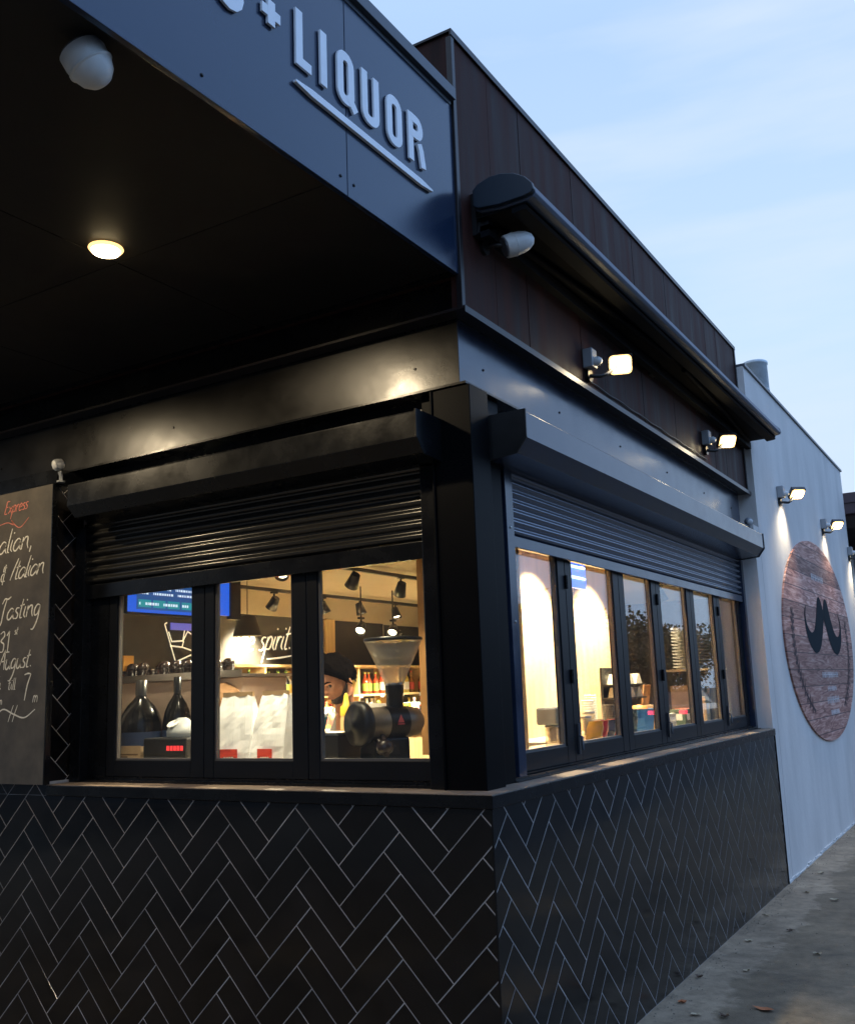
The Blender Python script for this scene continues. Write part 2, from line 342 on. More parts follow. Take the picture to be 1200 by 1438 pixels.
# base walls with tiles: front y=0, side x=0
b = MB(); b.box((-6,.006,0), (-.006,.20,1.155)); b.box((-.20,.20,0), (-.006,4.885,1.155)); base = b.build('base_wall', grout, shop)
t = MB(); herring(t, -5.2, -.001, .002, 1.156, lambda u, v, d: (u, .006-d, v), ou=-1.347+.235, ov=1.15)
herring(t, .001, 4.889, .002, 1.156, lambda u, v, d: (-.006+d, u, v), ou=.36, ov=1.06)
t.build('herringbone_tiles', tiles3, base)
e_ = MB(); e_.box((-.012,4.887,0),(.001,4.892,1.155)); e_.build('tile_edge_trim', black, base); e_ = MB(); e_.box((-.006,-.0005,0.001),(.0008,.006,1.155)); e_.build('tile_edge_trim', black, base)
# pier left of the window with a tiled return
b = MB(); b.box((-6,.006,1.156),(-2.612,.40,2.80)); pier = b.build('pier', grout, shop)
b = MB(); b.box((-6,.004,2.801),(-2.61,.30,2.892)); b.build('pier_head', black, shop)
t = MB(); herring(t, -5.2, -2.606, 1.157, 2.799, lambda u, v, d: (u, .006-d, v), ou=-1.112, ov=1.15)
herring(t, .001, .19, 1.225, 2.799, lambda u, v, d: (-2.612+d, .191-u, v), ou=.14, ov=1.0, gap=.0028); t.build('herringbone_tiles', tiles3, pier)
# sill: an L shaped slab, black edge, worn top
P = [(-2.605,-.006),(.006,-.006),(.006,4.885),(-.24,4.885),(-.24,.24),(-2.605,.24)]
b = MB(); b.prism([(p[0], p[1]) for p in P], lambda u, v, d: (u, v, d), 1.158, 1.207); sill = b.build('window_sill', black, shop, bevel=.002)
P2 = [(-2.603,-.003),(.003,-.003),(.003,4.882),(-.235,4.882),(-.235,.235),(-2.603,.235)]
b = MB(); b.prism(P2, lambda u, v, d: (u, v, d), 1.2072, 1.2105); b.build('sill_top', sill_top_m, sill)
# corner post
b = MB(); b.box((-.262,.112,1.211),(-.078,.275,2.892)); b.box((-.35,.161,1.211),(-.2625,.29,2.892)); b.box((-.30,.2755,1.211),(-.115,.44,2.892))
b.box((-.274,.104,1.211),(-.2625,.16,2.892))
post = b.build('corner_post', post_m, shop, bevel=.003)
def screw(p, ax, par, m, r=.006):
    q = MB(); q.lathe(p, [(r,0),(r,.003),(r*.5,.005)], ax, 8); q.build('screw_head', m, par)
for z in (1.37, 2.0, 2.33): screw((-.315,.160,z), -Y, post, steel)
for z in (1.9, 2.33): screw((-.1295,.54,z), X, post, steel)
# wall strip behind the shutter boxes, beam and drip
b = MB(); b.box((-2.612,.20,2.62),(-.3505,.3,2.892)); b.box((-.30,.4405,2.62),(-.20,4.88,2.892)); b.build('head_wall', black, shop)
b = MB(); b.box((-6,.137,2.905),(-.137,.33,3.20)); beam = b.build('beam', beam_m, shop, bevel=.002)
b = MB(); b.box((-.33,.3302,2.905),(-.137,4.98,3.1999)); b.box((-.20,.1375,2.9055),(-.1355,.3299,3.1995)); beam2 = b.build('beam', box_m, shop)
b = MB(); P = [(-6,.100),(-.088,.100),(-.088,4.99),(-.34,4.99),(-.34,.34),(-6,.34)]
b.prism(P, lambda u, v, d: (u, v, d), 2.893, 2.903); b.build('drip_flashing', black, beam)
for x_ in (-.36, -1.86, -3.3): screw((x_,.137,3.02), -Y, beam, black)
for y_ in (.36, 1.2, 2.1, 3.0, 3.9, 4.7): screw((-.1365,y_,3.03), X, beam2, black)
# parapet of brown steel sheets
PX, PY = -.075, .075
b = MB(); n = 17
y = PY
while y < 5.06:
    y2 = min(y+.335, 5.07); d = random.uniform(0, .003)
    b.box((PX-.05, y+.002, 3.215), (PX+d-.001, y2-.002, 4.535)); y = y2
x = PX
while x > -4:
    x2 = x-.335; d = random.uniform(0, .003); b.box((x2+.002, PY-d+.001, 3.38), (x-.002, PY+.05, 4.535 - (0 if x > -.35 else .02))); x = x2
par = b.build('parapet_cladding', rust, shop)
b = MB(); b.box((-4,PY+.052,3.2),(PX-.052,.30,4.52)); b.box((-.30,.30,3.2),(PX-.052,5.06,4.52)); b.build('parapet_core', black, par)
b = MB(); b.box((-4, PY-.012, 4.536),(PX+.012, .34, 4.548)); b.box((-.34,.3405,4.5365),(PX+.012,5.08,4.5475)); b.box((PX+.003,PY-.012,4.517),(PX+.012,5.08,4.5355)); b.build('parapet_cap', trim, par)
b = MB(); b.box((PX-.02,PY-.008,3.2145),(PX+.008,PY+.02,4.516)); b.build('corner_trim', trim, par, bevel=.002)
b = MB(); b.box((PX-.0,5.045,3.2145),(PX+.010,5.075,4.516)); b.build('corner_trim', trim, par, bevel=.002)
b = MB(); P = [(-6,.045),(-.045,.045),(-.045,5.08),(-.33,5.08),(-.33,.33),(-6,.33)]
b.prism(P, lambda u, v, d: (u, v, d), 3.201, 3.213); b.box((-.0455,.045,3.185),(-.043,5.08,3.2145)); b.build('base_flashing', trim, par)
# wall above the beam under the canopy
b = MB(); b.box((-6,.12,3.215),(PX-.01,.30,3.379)); b.build('front_upper_wall', black, shop)

# ---- roller shutters
def slat_prof(z0, z1, d0, pitch=.0455, bulge=.0125):
    pts = []; n = int((z1-z0)/pitch)
    for k in range(n):
        for i in range(9):
            t_ = i/8; pts.append((d0 + bulge*math.sin(math.pi*t_) if 0 < t_ < 1 else d0-.006, z0 + pitch*(k + .12 + .74*t_)))
    return pts
def shutter_front():
    b = MB(); pr = slat_prof(2.25, 2.66, 0, .0505, .0140)
    rows = [[(x_, .165-p[0], p[1]) for p in pr] for x_ in (-2.52, -.352)]
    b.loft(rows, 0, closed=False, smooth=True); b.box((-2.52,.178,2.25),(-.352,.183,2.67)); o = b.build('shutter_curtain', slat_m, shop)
    c = MB(); c.box((-2.52,.150,2.172),(-.352,.176,2.249)); c.build('bottom_bar', black, o, bevel=.003)
    c = MB(); P = [(.199,2.757),(-.078,2.757),(-.08,2.75),(-.08,2.641),(-.03,2.585),(.10,2.575),(.199,2.575)]
    xprof(P, -2.41, -.235, c); h = c.build('shutter_box', black, shop, bevel=.002)
    c = MB(); P2 = [(.20,2.762),(-.085,2.762),(-.085,2.64),(-.034,2.580),(.10,2.570),(.20,2.570)]; xprof(P2, -.235, -.226, c); c.build('end_plate', black, h, bevel=.001)
    c = MB(); c.box((-.352,.13,1.211),(-.283,.159,2.57)); c.build('guide_rail', black, shop, bevel=.002)
    c = MB(); c.box((-2.60,.13,1.211),(-2.52,.186,2.57)); c.build('guide_rail', black, shop, bevel=.002)
shutter_front()
def shutter_side():
    b = MB(); pr = slat_prof(2.30, 2.66, 0)
    rows = [[(-.151+p[0], y_, p[1]) for p in pr] for y_ in (.58, 4.83)]
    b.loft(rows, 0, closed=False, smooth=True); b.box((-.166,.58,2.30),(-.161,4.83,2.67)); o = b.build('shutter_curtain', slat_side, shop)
    c = MB(); c.box((-.165,.58,2.245),(-.139,4.83,2.299)); c.build('bottom_bar', box_m, o, bevel=.003)
    c = MB(); P = [(-.199,2.79),(.078,2.79),(.08,2.785),(.08,2.672),(.03,2.61),(-.10,2.60),(-.199,2.60)]
    yprof(P, .315, 4.78, c); h = c.build('shutter_box', box_m, shop, bevel=.002)
    c = MB(); P2 = [(-.2,2.797),(.086,2.797),(.086,2.67),(.034,2.604),(-.10,2.594),(-.2,2.594)]; yprof(P2, .306, .315, c); c.build('end_plate', black_rough, h, bevel=.001); c = MB(); yprof(P2, 4.78, 4.79, c); c.build('end_plate', black_rough, h, bevel=.001)
    c = MB(); c.box((-.159,.505,1.211),(-.13,.578,2.60)); c.build('guide_rail', box_m, shop, bevel=.002)
    c = MB(); c.box((-.19,4.83,1.211),(-.13,4.892,2.60)); c.build('guide_rail', box_m, shop, bevel=.002)
shutter_side()

# ---- glazed bi-fold sashes
frame_m = mat('window_frame_black', (.006, .0065, .008), .40, spec=.22, var=.2)
def sash(a0, a1, side):
    zb, zt = 1.236, 2.40; st = .088; sl = .088 if side else .062; rail = .083
    f = MB()
    def bx(u0, u1, d0, d1, z0, z1, mb):
        if side: mb.box((-.17-d1, u0, z0), (-.17-d0, u1, z1))
        else: mb.box((u0, .187+d0, z0), (u1, .187+d1, z1))
    bx(a0, a0+sl, 0, .045, zb, zt, f); bx(a1-st, a1, 0, .045, zb, zt, f)
    bx(a0+sl, a1-st, .001, .044, zb, zb+rail, f); bx(a0+sl, a1-st, .001, .044, zt-.06, zt, f)
    o = f.build('window', frame_m, shop, bevel=.003)
    bd = MB()
    for q in ((a0+sl, a0+sl+.010, zb+rail, zt-.06), (a1-st-.010, a1-st, zb+rail, zt-.06)): bx(q[0], q[1], .010, .030, q[2], q[3], bd)
    bx(a0+sl+.01, a1-st-.01, .010, .030, zb+rail, zb+rail+.010, bd); bd.build('glazing_bead', mat('bead_grey', (.10, .09, .08), .4), o)
    p = MB(); bx(a0+sl+.001, a1-st-.001, .020, .026, zb+rail+.001, zt-.061, p); p.build('pane', glass, o)
    return o
FS = [-2.384, -1.682, -1.034, -.296]
for i in range(3): sash(FS[i]+.002, FS[i+1]-.002, False)
SS = [.547, 1.215, 1.985, 2.655, 3.405, 4.10, 4.805]
hw = {}
for i in range(6):
    o = sash(SS[i]+.002, SS[i+1]-.002, True); hw[i] = o
for i in (1, 3, 5):
    yc = SS[i]+.045; hnd = MB()
    hnd.box((-.170,yc-.010,1.27),(-.161,yc+.010,1.42)); hnd.tube([(-.162,yc,1.36),(-.148,yc,1.355),(-.147,yc,1.29)], .0065, 8); hnd.build('handle', mat('handle_grey', (.07, .07, .075), .35, metal=.5), hw[i])
for i, z0 in ((0, 1.62), (2, 1.62), (4, 1.62)):
    yc = SS[i+1]
    for zz in (z0, 2.1):
        hn = MB(); hn.lathe((-.163, yc, zz), [(.008, 0), (.008, .07)], Z, 8); hn.build('hinge', black, hw[i])
tr_ = MB(); tr_.box((-2.60,.150,1.2115),(-.262,.20,1.222)); tr_.box((-2.60,.187,1.222),(-.30,.245,1.235)); tr_.box((-2.60,.187,1.235),(-2.386,.245,2.6)); tr_.box((-2.6,.2,2.401),(-.3,.24,2.62)); tr_.build('track', black, shop)
tr_ = MB(); tr_.box((-.19,.44,1.2115),(-.105,4.88,1.216)); tr_.box((-.135,.44,1.216),(-.128,4.88,1.228)); tr_.box((-.225,.44,1.216),(-.150,4.88,1.235))
tr_.box((-.24,.44,1.235),(-.175,.546,2.6)); tr_.box((-.24,4.806,1.235),(-.175,4.88,2.6)); tr_.box((-.24,.44,2.401),(-.18,4.88,2.62)); tr_.build('track', black, shop)

# ---- interior shell
r_ = MB(); r_.box((-5.2,.25,-.02),(-.21,9.6,.003)); r_.build('interior_floor', floor_m, shop)
r_ = MB(); r_.box((-5.3,.31,2.72),(-.34,9.6,2.80)); r_.build('interior_ceiling', cream, shop)
r_ = MB(); r_.box((-5.2,.41,0),(-5.02,9.6,2.49)); r_.box((-5.2,.41,2.491),(-4.96,9.6,2.719)); lw = r_.build('interior_wall', [blk_wall], shop)
r_ = MB(); r_.box((-4.959,.41,2.49),(-4.945,9.6,2.719)); r_.box((-5.0,.41,2.475),(-4.96,9.6,2.4905)); r_.build('cream_bulkhead', cream, shop)
r_ = MB(); r_.box((-5.2,9.6,0),(-.2,9.75,2.8)); r_.box((-.33,4.89,0),(-.2,9.6,2.8)); r_.build('interior_back_wall', mat('tan_wall', (.12, .10, .08), .7, var=.25), shop)
r_ = MB(); r_.box((-6,.30,2.81),(-.33,9.7,2.9)); r_.build('roof_slab', black, shop)
# plywood lining seen through both windows
r_ = MB(); r_.box((-.935,1.0,1.2855),(-.335,1.03,2.719)); r_.build('plywood_panel', ply, shop)
r_ = MB(); r_.box((-1.03,2.05,1.0),(-1.0,4.12,2.719)); r_.build('plywood_panel', mat('pale_plywood', (.66, .47, .27), .5, var=.2, vscale=3, stretch=(4, 4, .5), bump=.03), shop)
r_ = MB(); r_.box((-.40,2.30,2.33),(-.38,4.2,2.44)); r_.build('plywood_trim', mat('ply_trim', (.42, .15, .05), .5, var=.2), shop)
# benches inside the windows
r_ = MB(); r_.box((-4.6,.25,1.245),(-.62,.72,1.285)); r_.box((-.62,.25,1.245),(-.245,5.2,1.285)); r_.box((-1.5,1.98,1.2448),(-.6205,4.1,1.2848)); r_.build('window_bench', bench_m, shop, bevel=.003)

# ------------------------------------------------------------------ stroke lettering
def smooth(pts, k=5):
    if len(pts) < 3: return [Vector((*p, 0)) for p in pts]
    out = []; P = [Vector((*p, 0)) for p in pts]; P = [P[0]*2-P[1]] + P + [P[-1]*2-P[-2]]
    for i in range(1, len(P)-2):
        a, b, c, d = P[i-1:i+3]
        for j in range(k):
            t = j/k; out.append(.5*((2*b) + (c-a)*t + (2*a-5*b+4*c-d)*t*t + (3*b-a-3*c+d)*t**3))
    out.append(P[-2]); return out
def ribbon(mb, pts, wd, fn, d, m=0, closed=False, th=0, taper=False):
    n = len(pts); Lf = []; Rt = []
    for i, p in enumerate(pts):
        if closed: a, c = pts[(i-1) % n], pts[(i+1) % n]
        else: a, c = pts[max(i-1, 0)], pts[min(i+1, n-1)]
        d1 = (p-a).normalized() if (p-a).length > 1e-9 else (c-p).normalized(); d2 = (c-p).normalized() if (c-p).length > 1e-9 else d1
        tg = (d1+d2); tg = tg.normalized() if tg.length > 1e-6 else d1; nn = Vector((-tg.y, tg.x, 0)); cs = max(.5, nn.dot(Vector((-d1.y, d1.x, 0))))
        ww = wd/2/cs*(1 if not taper else (.55+.45*math.sin(math.pi*min(1, (i+.6)/n))))
        Lf.append(p+nn*ww); Rt.append(p-nn*ww)
    vs = [fn(q.x, q.y, d+th) for q in Lf] + [fn(q.x, q.y, d+th) for q in Rt]; m_ = n if closed else n-1
    fs = [(i, (i+1) % n, n+(i+1) % n, n+i) for i in range(m_)]
    if th:
        vs += [fn(q.x, q.y, d) for q in Lf] + [fn(q.x, q.y, d) for q in Rt]
        fs += [(i, (i+1) % n, 2*n+(i+1) % n, 2*n+i) for i in range(m_)] + [(n+i, n+(i+1) % n, 3*n+(i+1) % n, 3*n+i) for i in range(m_)]
        if not closed: fs += [(0, n, 3*n, 2*n), (n-1, 2*n-1, 4*n-1, 3*n-1)]
    mb.add(vs, fs, m)
G = {
 'a': (.95, [[(.75,.85),(.4,1),(.05,.6),(.08,.12),(.4,.02),(.75,.5),(.8,1)],[(.8,1),(.75,.3),(.95,0)]]),
 'l': (.35, [[(.2,2),(.1,.8),(.12,.1),(.32,0)]]), 'i': (.4, [[(.15,1),(.08,.3),(.3,0)],[(.2,1.5),(.22,1.62)]]),
 'n': (.95, [[(.08,1),(.06,0)],[(.06,.5),(.3,.95),(.6,.95),(.66,.4),(.85,0)]]), 'e': (.75, [[(.05,.45),(.5,.6),(.5,.9),(.25,1),(.04,.5),(.2,.03),(.65,.15)]]),
 'x': (.8, [[(.05,1),(.3,.6),(.7,0)],[(.65,1),(.3,.4),(.02,0)]]), 'p': (.85, [[(.15,1),(.1,0),(.02,-.9)],[(.12,.5),(.35,1),(.65,.8),(.55,.15),(.12,.1)]]),
 'r': (.6, [[(.08,1),(.06,0)],[(.07,.5),(.25,.95),(.5,.95)]]), 's': (.6, [[(.5,.95),(.2,.95),(.1,.7),(.42,.4),(.35,.05),(.0,.05)]]),
 't': (.55, [[(.25,1.7),(.15,.5),(.2,.05),(.45,.05)],[(0,1.1),(.5,1.2)]]), 'g': (.85, [[(.65,.9),(.3,1),(.05,.6),(.15,.1),(.5,.2),(.68,.95)],[(.68,.95),(.6,-.3),(.3,-1.1),(0,-1.15)]]),
 'u': (.85, [[(.08,1),(.08,.2),(.35,0),(.62,.5),(.65,1)],[(.65,1),(.62,.2),(.8,0)]]), 'h': (.85, [[(.2,2),(.08,.7),(.05,0)],[(.06,.5),(.3,.95),(.58,.9),(.6,.3),(.75,0)]]),
 'm': (1.1, [[(.05,1),(.03,0)],[(.05,.6),(.25,1),(.42,.8),(.42,0)],[(.43,.6),(.65,1),(.85,.7),(.9,0)]]), 'y': (.8, [[(.1,1),(.1,.4),(.35,.2),(.6,.9)],[(.62,1),(.5,0),(.25,-.9),(-.1,-1)]]),
 'E': (.85, [[(.7,1.8),(.2,1.75),(.15,1),(.1,.1),(.6,.05)],[(.15,1),(.55,1)]]), 'I': (.6, [[(.5,2),(.2,.9),(.02,0)]]), 'T': (.9, [[(.45,1.9),(.3,.9),(.25,-.2),(.05,-.6)],[(-.05,1.5),(.2,1.95),(.6,1.9),(.95,2.1)]]),
 'A': (1.1, [[(0,0),(.3,.9),(.62,2)],[(.62,2),(.75,1),(.9,0)],[(.1,.75),(.9,.9)]]), '&': (.85, [[(.6,1.3),(.3,1.4),(.25,1),(.55,.85)],[(.45,.85),(.1,.6),(.15,.1),(.6,.1)],[(.45,1.6),(.35,-.25)]]),
 '3': (.85, [[(.05,1.7),(.45,1.9),(.6,1.5),(.2,1.05),(.6,.75),(.55,.1),(0,.1)]]), '1': (.5, [[(.0,1.5),(.3,1.9)],[(.3,1.9),(.28,0)],[(0,0),(.55,.02)]]),
 '4': (.8, [[(.45,1.9),(0,.7)],[(0,.7),(.75,.8)],[(.6,1.3),(.5,-.2)]]), '7': (.8, [[(0,1.8),(.4,1.9),(.75,1.85)],[(.75,1.85),(.45,.9),(.3,-.3)]]),
 ',': (.4, [[(.2,.15),(.15,-.35)]]), '.': (.4, [[(.15,.1),(.25,.1)]]), '!': (.6, [[(.5,1.9),(.3,.6)],[(.2,.15),(.2,.02)]]), ' ': (.6, []), 'S': (.9, [[(.75,1.7),(.45,1.95),(.15,1.6),(.5,1),(.45,.2),(0,.15)]])}
def write(mb, text, u, v, size, fn, d, wd, slant=.25, m=0, adv=1.0, rise=0):
    for ch in text:
        a, st = G[ch]
        for s in st:
            pts = [Vector((u + (p.x + p.y*slant)*size, v + p.y*size, 0)) for p in smooth(s)]
            ribbon(mb, pts, wd, fn, d, m, taper=True)
        u += a*size*adv; v += rise
    return u

# ------------------------------------------------------------------ canopy with raised letters
can = thing('canopy', (-.08, 0, 3.37), 'dark street canopy beside the parapet with raised white lettering on its slate fascia', 'canopy')
FX = -.08; y0 = -5.6
sof = MB(); sof.box((-6,y0,3.402),(FX-.03,.07,3.42)); sof = sof.build('soffit', black, can)
for xa in (-6, -4.8, -3.6, -2.4, -1.2):
    for ya in (y0, -3.2, -.8):
        b = MB(); yb2 = {y0: -3.204, -3.2: -.804, -.8: .068}[ya]; b.box((xa+.003,ya,3.395),((xa+1.197) if xa < -1.3 else FX-.031,yb2,3.4015)); b.build('soffit_panel', soffit_m, sof)
b = MB(); b.box((FX-.022,-.726,3.37),(FX,.066,4.165)); b.box((FX-.022,-3.1,3.37),(FX,-.730,4.165)); b.box((FX-.022,y0,3.37),(FX,-3.104,4.165)); fas = b.build('fascia', fascia_m, can, bevel=.0015)
for y_ in (-.77,-.69,-1.45,-2.2): screw((FX,y_,3.43), X, fas, black)
b = MB(); b.box((FX-.25,y0,4.166),(FX+.004,.06,4.186)); b.box((FX-.25,y0,4.187),(FX+.026,.066,4.243)); b.build('canopy_cap', mat('cap_grey', (.05, .06, .075), .4), can, bevel=.002)
b = MB(); b.box((-6,y0,4.10),(FX-.03,.06,4.14)); b.box((-6,y0-.02,3.37),(FX-.023,y0,4.2)); b.build('canopy_roof', black, can)
b = MB(); b.box((-6,.0712,3.37),(FX-.023,.074,4.16)); b.box((FX-.03,.0665,3.37),(FX-.004,.0745,4.165)); b.build('end_closer', black, can)
def fl(u, v, d): return (FX+d, u, v)
ZB, H = 3.722, .213
def loop(u0, u1, v0, v1, r):
    pts = []
    for cx_, cy_, a0 in ((u1-r, v1-r, 0), (u0+r, v1-r, 90), (u0+r, v0+r, 180), (u1-r, v0+r, 270)):
        for k in range(5):
            a = R(a0+22.5*k); pts.append(Vector((cx_+r*math.cos(a), cy_+r*math.sin(a), 0)))
    return pts
V2 = lambda *p: [Vector((*q, 0)) for q in p]
S = .036
def letter(strokes):
    mb = MB()
    for k, (pts, closed) in enumerate(strokes): ribbon(mb, pts, S, fl, .004, closed=closed, th=.009+.0006*k)
    return mb.build('letter', letter_m, can)
h2 = S/2
letter([(V2((-1.025+h2, ZB+H), (-1.025+h2, ZB+h2), (-.942, ZB+h2)), False)])
letter([(V2((-.872, ZB+H), (-.872, ZB)), False)])
letter([(loop(-.792+h2, -.690-h2, ZB+h2, ZB+H-h2, .030), True), (V2((-.728, ZB+.045), (-.682, ZB-.004)), False)])
def ush(u0, u1): return V2((u0+h2, ZB+H)) + [Vector((u0+h2+.030-.030*math.cos(R(a)), ZB+h2+.030-.030*math.sin(R(a)), 0)) for a in (0,22,45,68,90)] + [Vector((u1-h2-.030+.030*math.sin(R(a)), ZB+h2+.030-.030*math.cos(R(a)), 0)) for a in (0,22,45,68,90)] + V2((u1-h2, ZB+H))
letter([(ush(-.640, -.528), False)])
letter([(loop(-.474+h2, -.368-h2, ZB+h2, ZB+H-h2, .030), True)])
letter([(V2((-.320+h2, ZB), (-.320+h2, ZB+H-.001)), False), ([Vector((-.320+h2, ZB+H-h2, 0)), Vector((-.263, ZB+H-h2, 0))] + [Vector((-.254+.0255*math.sin(R(a)), ZB+H-h2-.034+.034*math.cos(R(a)), 0)) for a in (20,45,70,90,110,135,160)] + [Vector((-.263, ZB+H-h2-.068, 0)), Vector((-.320+h2, ZB+H-h2-.068, 0))], False), (V2((-.240, ZB+.098), (-.226, ZB+.07), (-.226+.014, ZB)), False)])
letter([(V2((-1.195, 3.828), (-1.105, 3.828)), False), (V2((-1.150, 3.873), (-1.150, 3.783)), False)])
# the tail of the letter before the plus sign, an S
letter([([Vector((-1.345+.045*math.cos(R(a)), 3.78+.045*math.sin(R(a)), 0)) for a in (-200,-180,-150,-120,-90,-60,-30,0,30)] + [Vector((-1.35, 3.845, 0)), Vector((-1.385, 3.875, 0)), Vector((-1.37,3.915,0)), Vector((-1.335,3.92,0)), Vector((-1.30,3.895,0))], False)])
mb = MB(); pts = [Vector((-1.03 + .88*k/10, 3.652, 0)) for k in range(11)]; n = len(pts)
prof = [.004] + [.0135]*9 + [.004]
vs = [fl(p.x, p.y+q, .016) for p, q in zip(pts, prof)] + [fl(p.x, p.y-q, .016) for p, q in zip(pts, prof)] + [fl(p.x, p.y+q, .003) for p, q in zip(pts, prof)] + [fl(p.x, p.y-q, .003) for p, q in zip(pts, prof)]
mb.add(vs, [(i, i+1, n+i+1, n+i) for i in range(n-1)] + [(i, i+1, 2*n+i+1, 2*n+i) for i in range(n-1)] + [(n+i, n+i+1, 3*n+i+1, 3*n+i) for i in range(n-1)] + [(0, n, 3*n, 2*n), (n-1, 2*n-1, 4*n-1, 3*n-1)])
mb.build('underline_bar', letter_m, can)

# ------------------------------------------------------------------ lamps
def light(parent, kind, loc, energy, color, size=.05, direction=None, angle=110, blend=.6, name='bulb'):
    l = bpy.data.lights.new(name, kind); l.energy = energy; l.color = color; l.shadow_soft_size = size
    if kind == 'SPOT': l.spot_size = R(angle); l.spot_blend = blend; l.specular_factor = 1.0
    if kind == 'SPOT' and energy > 600: l.spot_blend = 1.0
    o = bpy.data.objects.new(name, l); col.objects.link(o); o.parent = parent
    o.location = Vector(loc)
    if direction: o.rotation_euler = Vector(direction).to_track_quat('-Z', 'Y').to_euler()
    return o
WARM = (1, .80, .52)
def soffit_lamp(x, y, label):
    t = thing('soffit_lamp', (x, y, 3.395), label, 'lamp', 'round lamps under the canopy')
    b = MB(); b.lathe((x,y,3.394), [(.066,0),(.068,-.004),(.064,-.010),(.058,-.012)], Z, 32); b.build('glare_ring', rim_glow, t)  # lamp ring glows amber, lens glare put into its colour
    b = MB(); b.lathe((x,y,3.3815), [(.056,0),(.052,-.008),(.036,-.015),(.015,-.018),(0,-.0185)], Z, 32); b.build('lens', glow, t)
    light(t, 'SPOT', (0,0,-.036), 85, WARM, .06, (0,0,-1), 172, .25)
    return t
soffit_lamp(-1.13, -.92, 'round lit lamp under the canopy soffit, nearest the shop corner')
soffit_lamp(-3.15, -1.05, 'round lit lamp under the canopy soffit farther left above the chalkboard')
def flood(y, z, wx, ztilt, label, e=14, aim=None, on=True, k=1.0, ang=105):
    # sensor box on the wall, arm, then a tilted LED head that throws light down and along the wall
    t = thing('flood_light', (wx, y, z), label, 'flood light', 'small LED flood lights along the side wall')
    c = Vector((wx, y, z))
    b = MB(); b.box((wx, y-.045*k, z-.03*k), (wx+.05*k, y+.02*k, z+.065*k)); b.build('sensor_box', grey_pl, t, bevel=.006)
    b = MB(); b.lathe(c+Vector((.05*k,-.012*k,-.0)), [(.022*k,0),(.022*k,.02*k),(.012*k,.034*k),(0,.036*k)], X, 12); b.build('sensor_eye', white_pl, t)
    b = MB(); b.lathe(c+Vector((0,0,-.06*k)), [(.032*k,0),(.032*k,.02*k)], X, 16); b.tube([c+Vector((.01,0,-.06*k)), c+Vector((.07*k,.01,-.07*k)), c+Vector((.085*k,.05*k,-.05*k)), c+Vector((.12*k,.145*k,.015*k)) - Vector(ztilt).normalized()*.03*k], .010*k, 8)
    b.build('arm', dark_pl, t)
    d = Vector(ztilt).normalized(); s = d.cross(Z).normalized(); u = s.cross(d)
    hc = c + Vector((.12*k,.145*k,.015*k))
    b = MB(); b.obox(hc - d*.012*k, s, u, d, (.058*k, .050*k, .016*k)); 
    for q in range(-3, 4): b.obox(hc - d*.036*k + u*(q*.012*k), s, u, d, (.050*k, .0025*k, .010*k))
    hd = b.build('lamp_head', dark_pl, t, bevel=.002)
    def face(hw_, hh_, r_, z0, z1, name, m):
        pts = []
        for cx_, cy_, a0 in ((hw_-r_, hh_-r_, 0), (-hw_+r_, hh_-r_, 90), (-hw_+r_, -hh_+r_, 180), (hw_-r_, -hh_+r_, 270)):
            for q in range(6): a = R(a0+18*q); pts.append((cx_+r_*math.cos(a), cy_+r_*math.sin(a)))
        q = MB(); q.prism(pts, lambda x_, y_, z_: hc + s*(x_*k) + u*(y_*k) + d*(z_*k), z0, z1); q.build(name, m, hd)
    face(.055, .047, .022, .0042, .0070, 'glare_rim', rim_glow); face(.045, .037, .020, .0071, .0120, 'lens', glow)  # outer rim glows as a painted glare fringe around the lens
    light(t, 'SPOT', tuple(hc - c + d*.04), e, (1, .86, .60), .05, aim or tuple(d), ang, 1.0)
    return t
D0 = (.42, -.60, -.68)
flood(1.47, 3.36, PX, (.34,-.84,-.42), 'lit LED flood light on the brown cladding beneath the awning, the brightest and nearest one', 4, (.30,-.80,-.45), k=1.15, ang=150)
flood(3.78, 3.40, PX, D0, 'lit LED flood light at the far end of the brown cladding beside the awning tip', 3, (.35,-.75,-.50), k=1.15, ang=150)
DW = (.40, -.50, -.72); AW = (-.20, -.22, -.95)
flood(6.06, 3.34, -.01, DW, 'lit LED flood light on the grey wall left of and above the oval sign', 45, AW, k=1.2)
flood(8.40, 3.34, -.01, DW, 'lit LED flood light on the grey wall directly above the oval sign', 26, AW, k=1.2)
flood(10.30, 3.22, -.01, DW, 'lit LED flood light near the far end of the grey wall, by the gutter', 45, AW, k=1.2)
def bullet(c, ax, label, k=1.0, kl=1.0):
    c = Vector(c); ax = Vector(ax).normalized()
    t = thing('bullet_lamp', tuple(c), label, 'spotlight', 'white bullet spotlights that are switched off')
    b = MB(); b.lathe(c, [(.052*k,0),(.056*k,.004*k*kl),(.058*k,.045*k*kl),(.055*k,.085*k*kl),(.046*k,.118*k*kl),(.030*k,.142*k*kl),(.012*k,.152*k*kl),(0,.154*k*kl)], ax, 24); b.lathe(c, [(.0535*k,.045*k),(.0595*k,.047*k),(.0595*k,.052*k),(.0535*k,.054*k)], ax, 24); b.build('lamp_shell', white_pl, t)
    b = MB(); b.lathe(c-ax*.002, [(.047*k,0),(.047*k,-.004)], ax, 20); b.build('lens', mat('unlit_lens', (.10,.10,.11), .15), t)
    return t
t = bullet((.035,.30,3.555), (.62,.50,.28), 'white bullet spotlight, unlit, on the brown cladding below the near end of the awning', .92)
b = MB(); b.tube([(-.075,.30,3.58),(-.02,.30,3.58),(.04,.325,3.57)], .012, 8); b.lathe((-.075,.30,3.58), [(.035,0),(.035,.015)], X, 16); b.build('bracket', dark_pl, t)
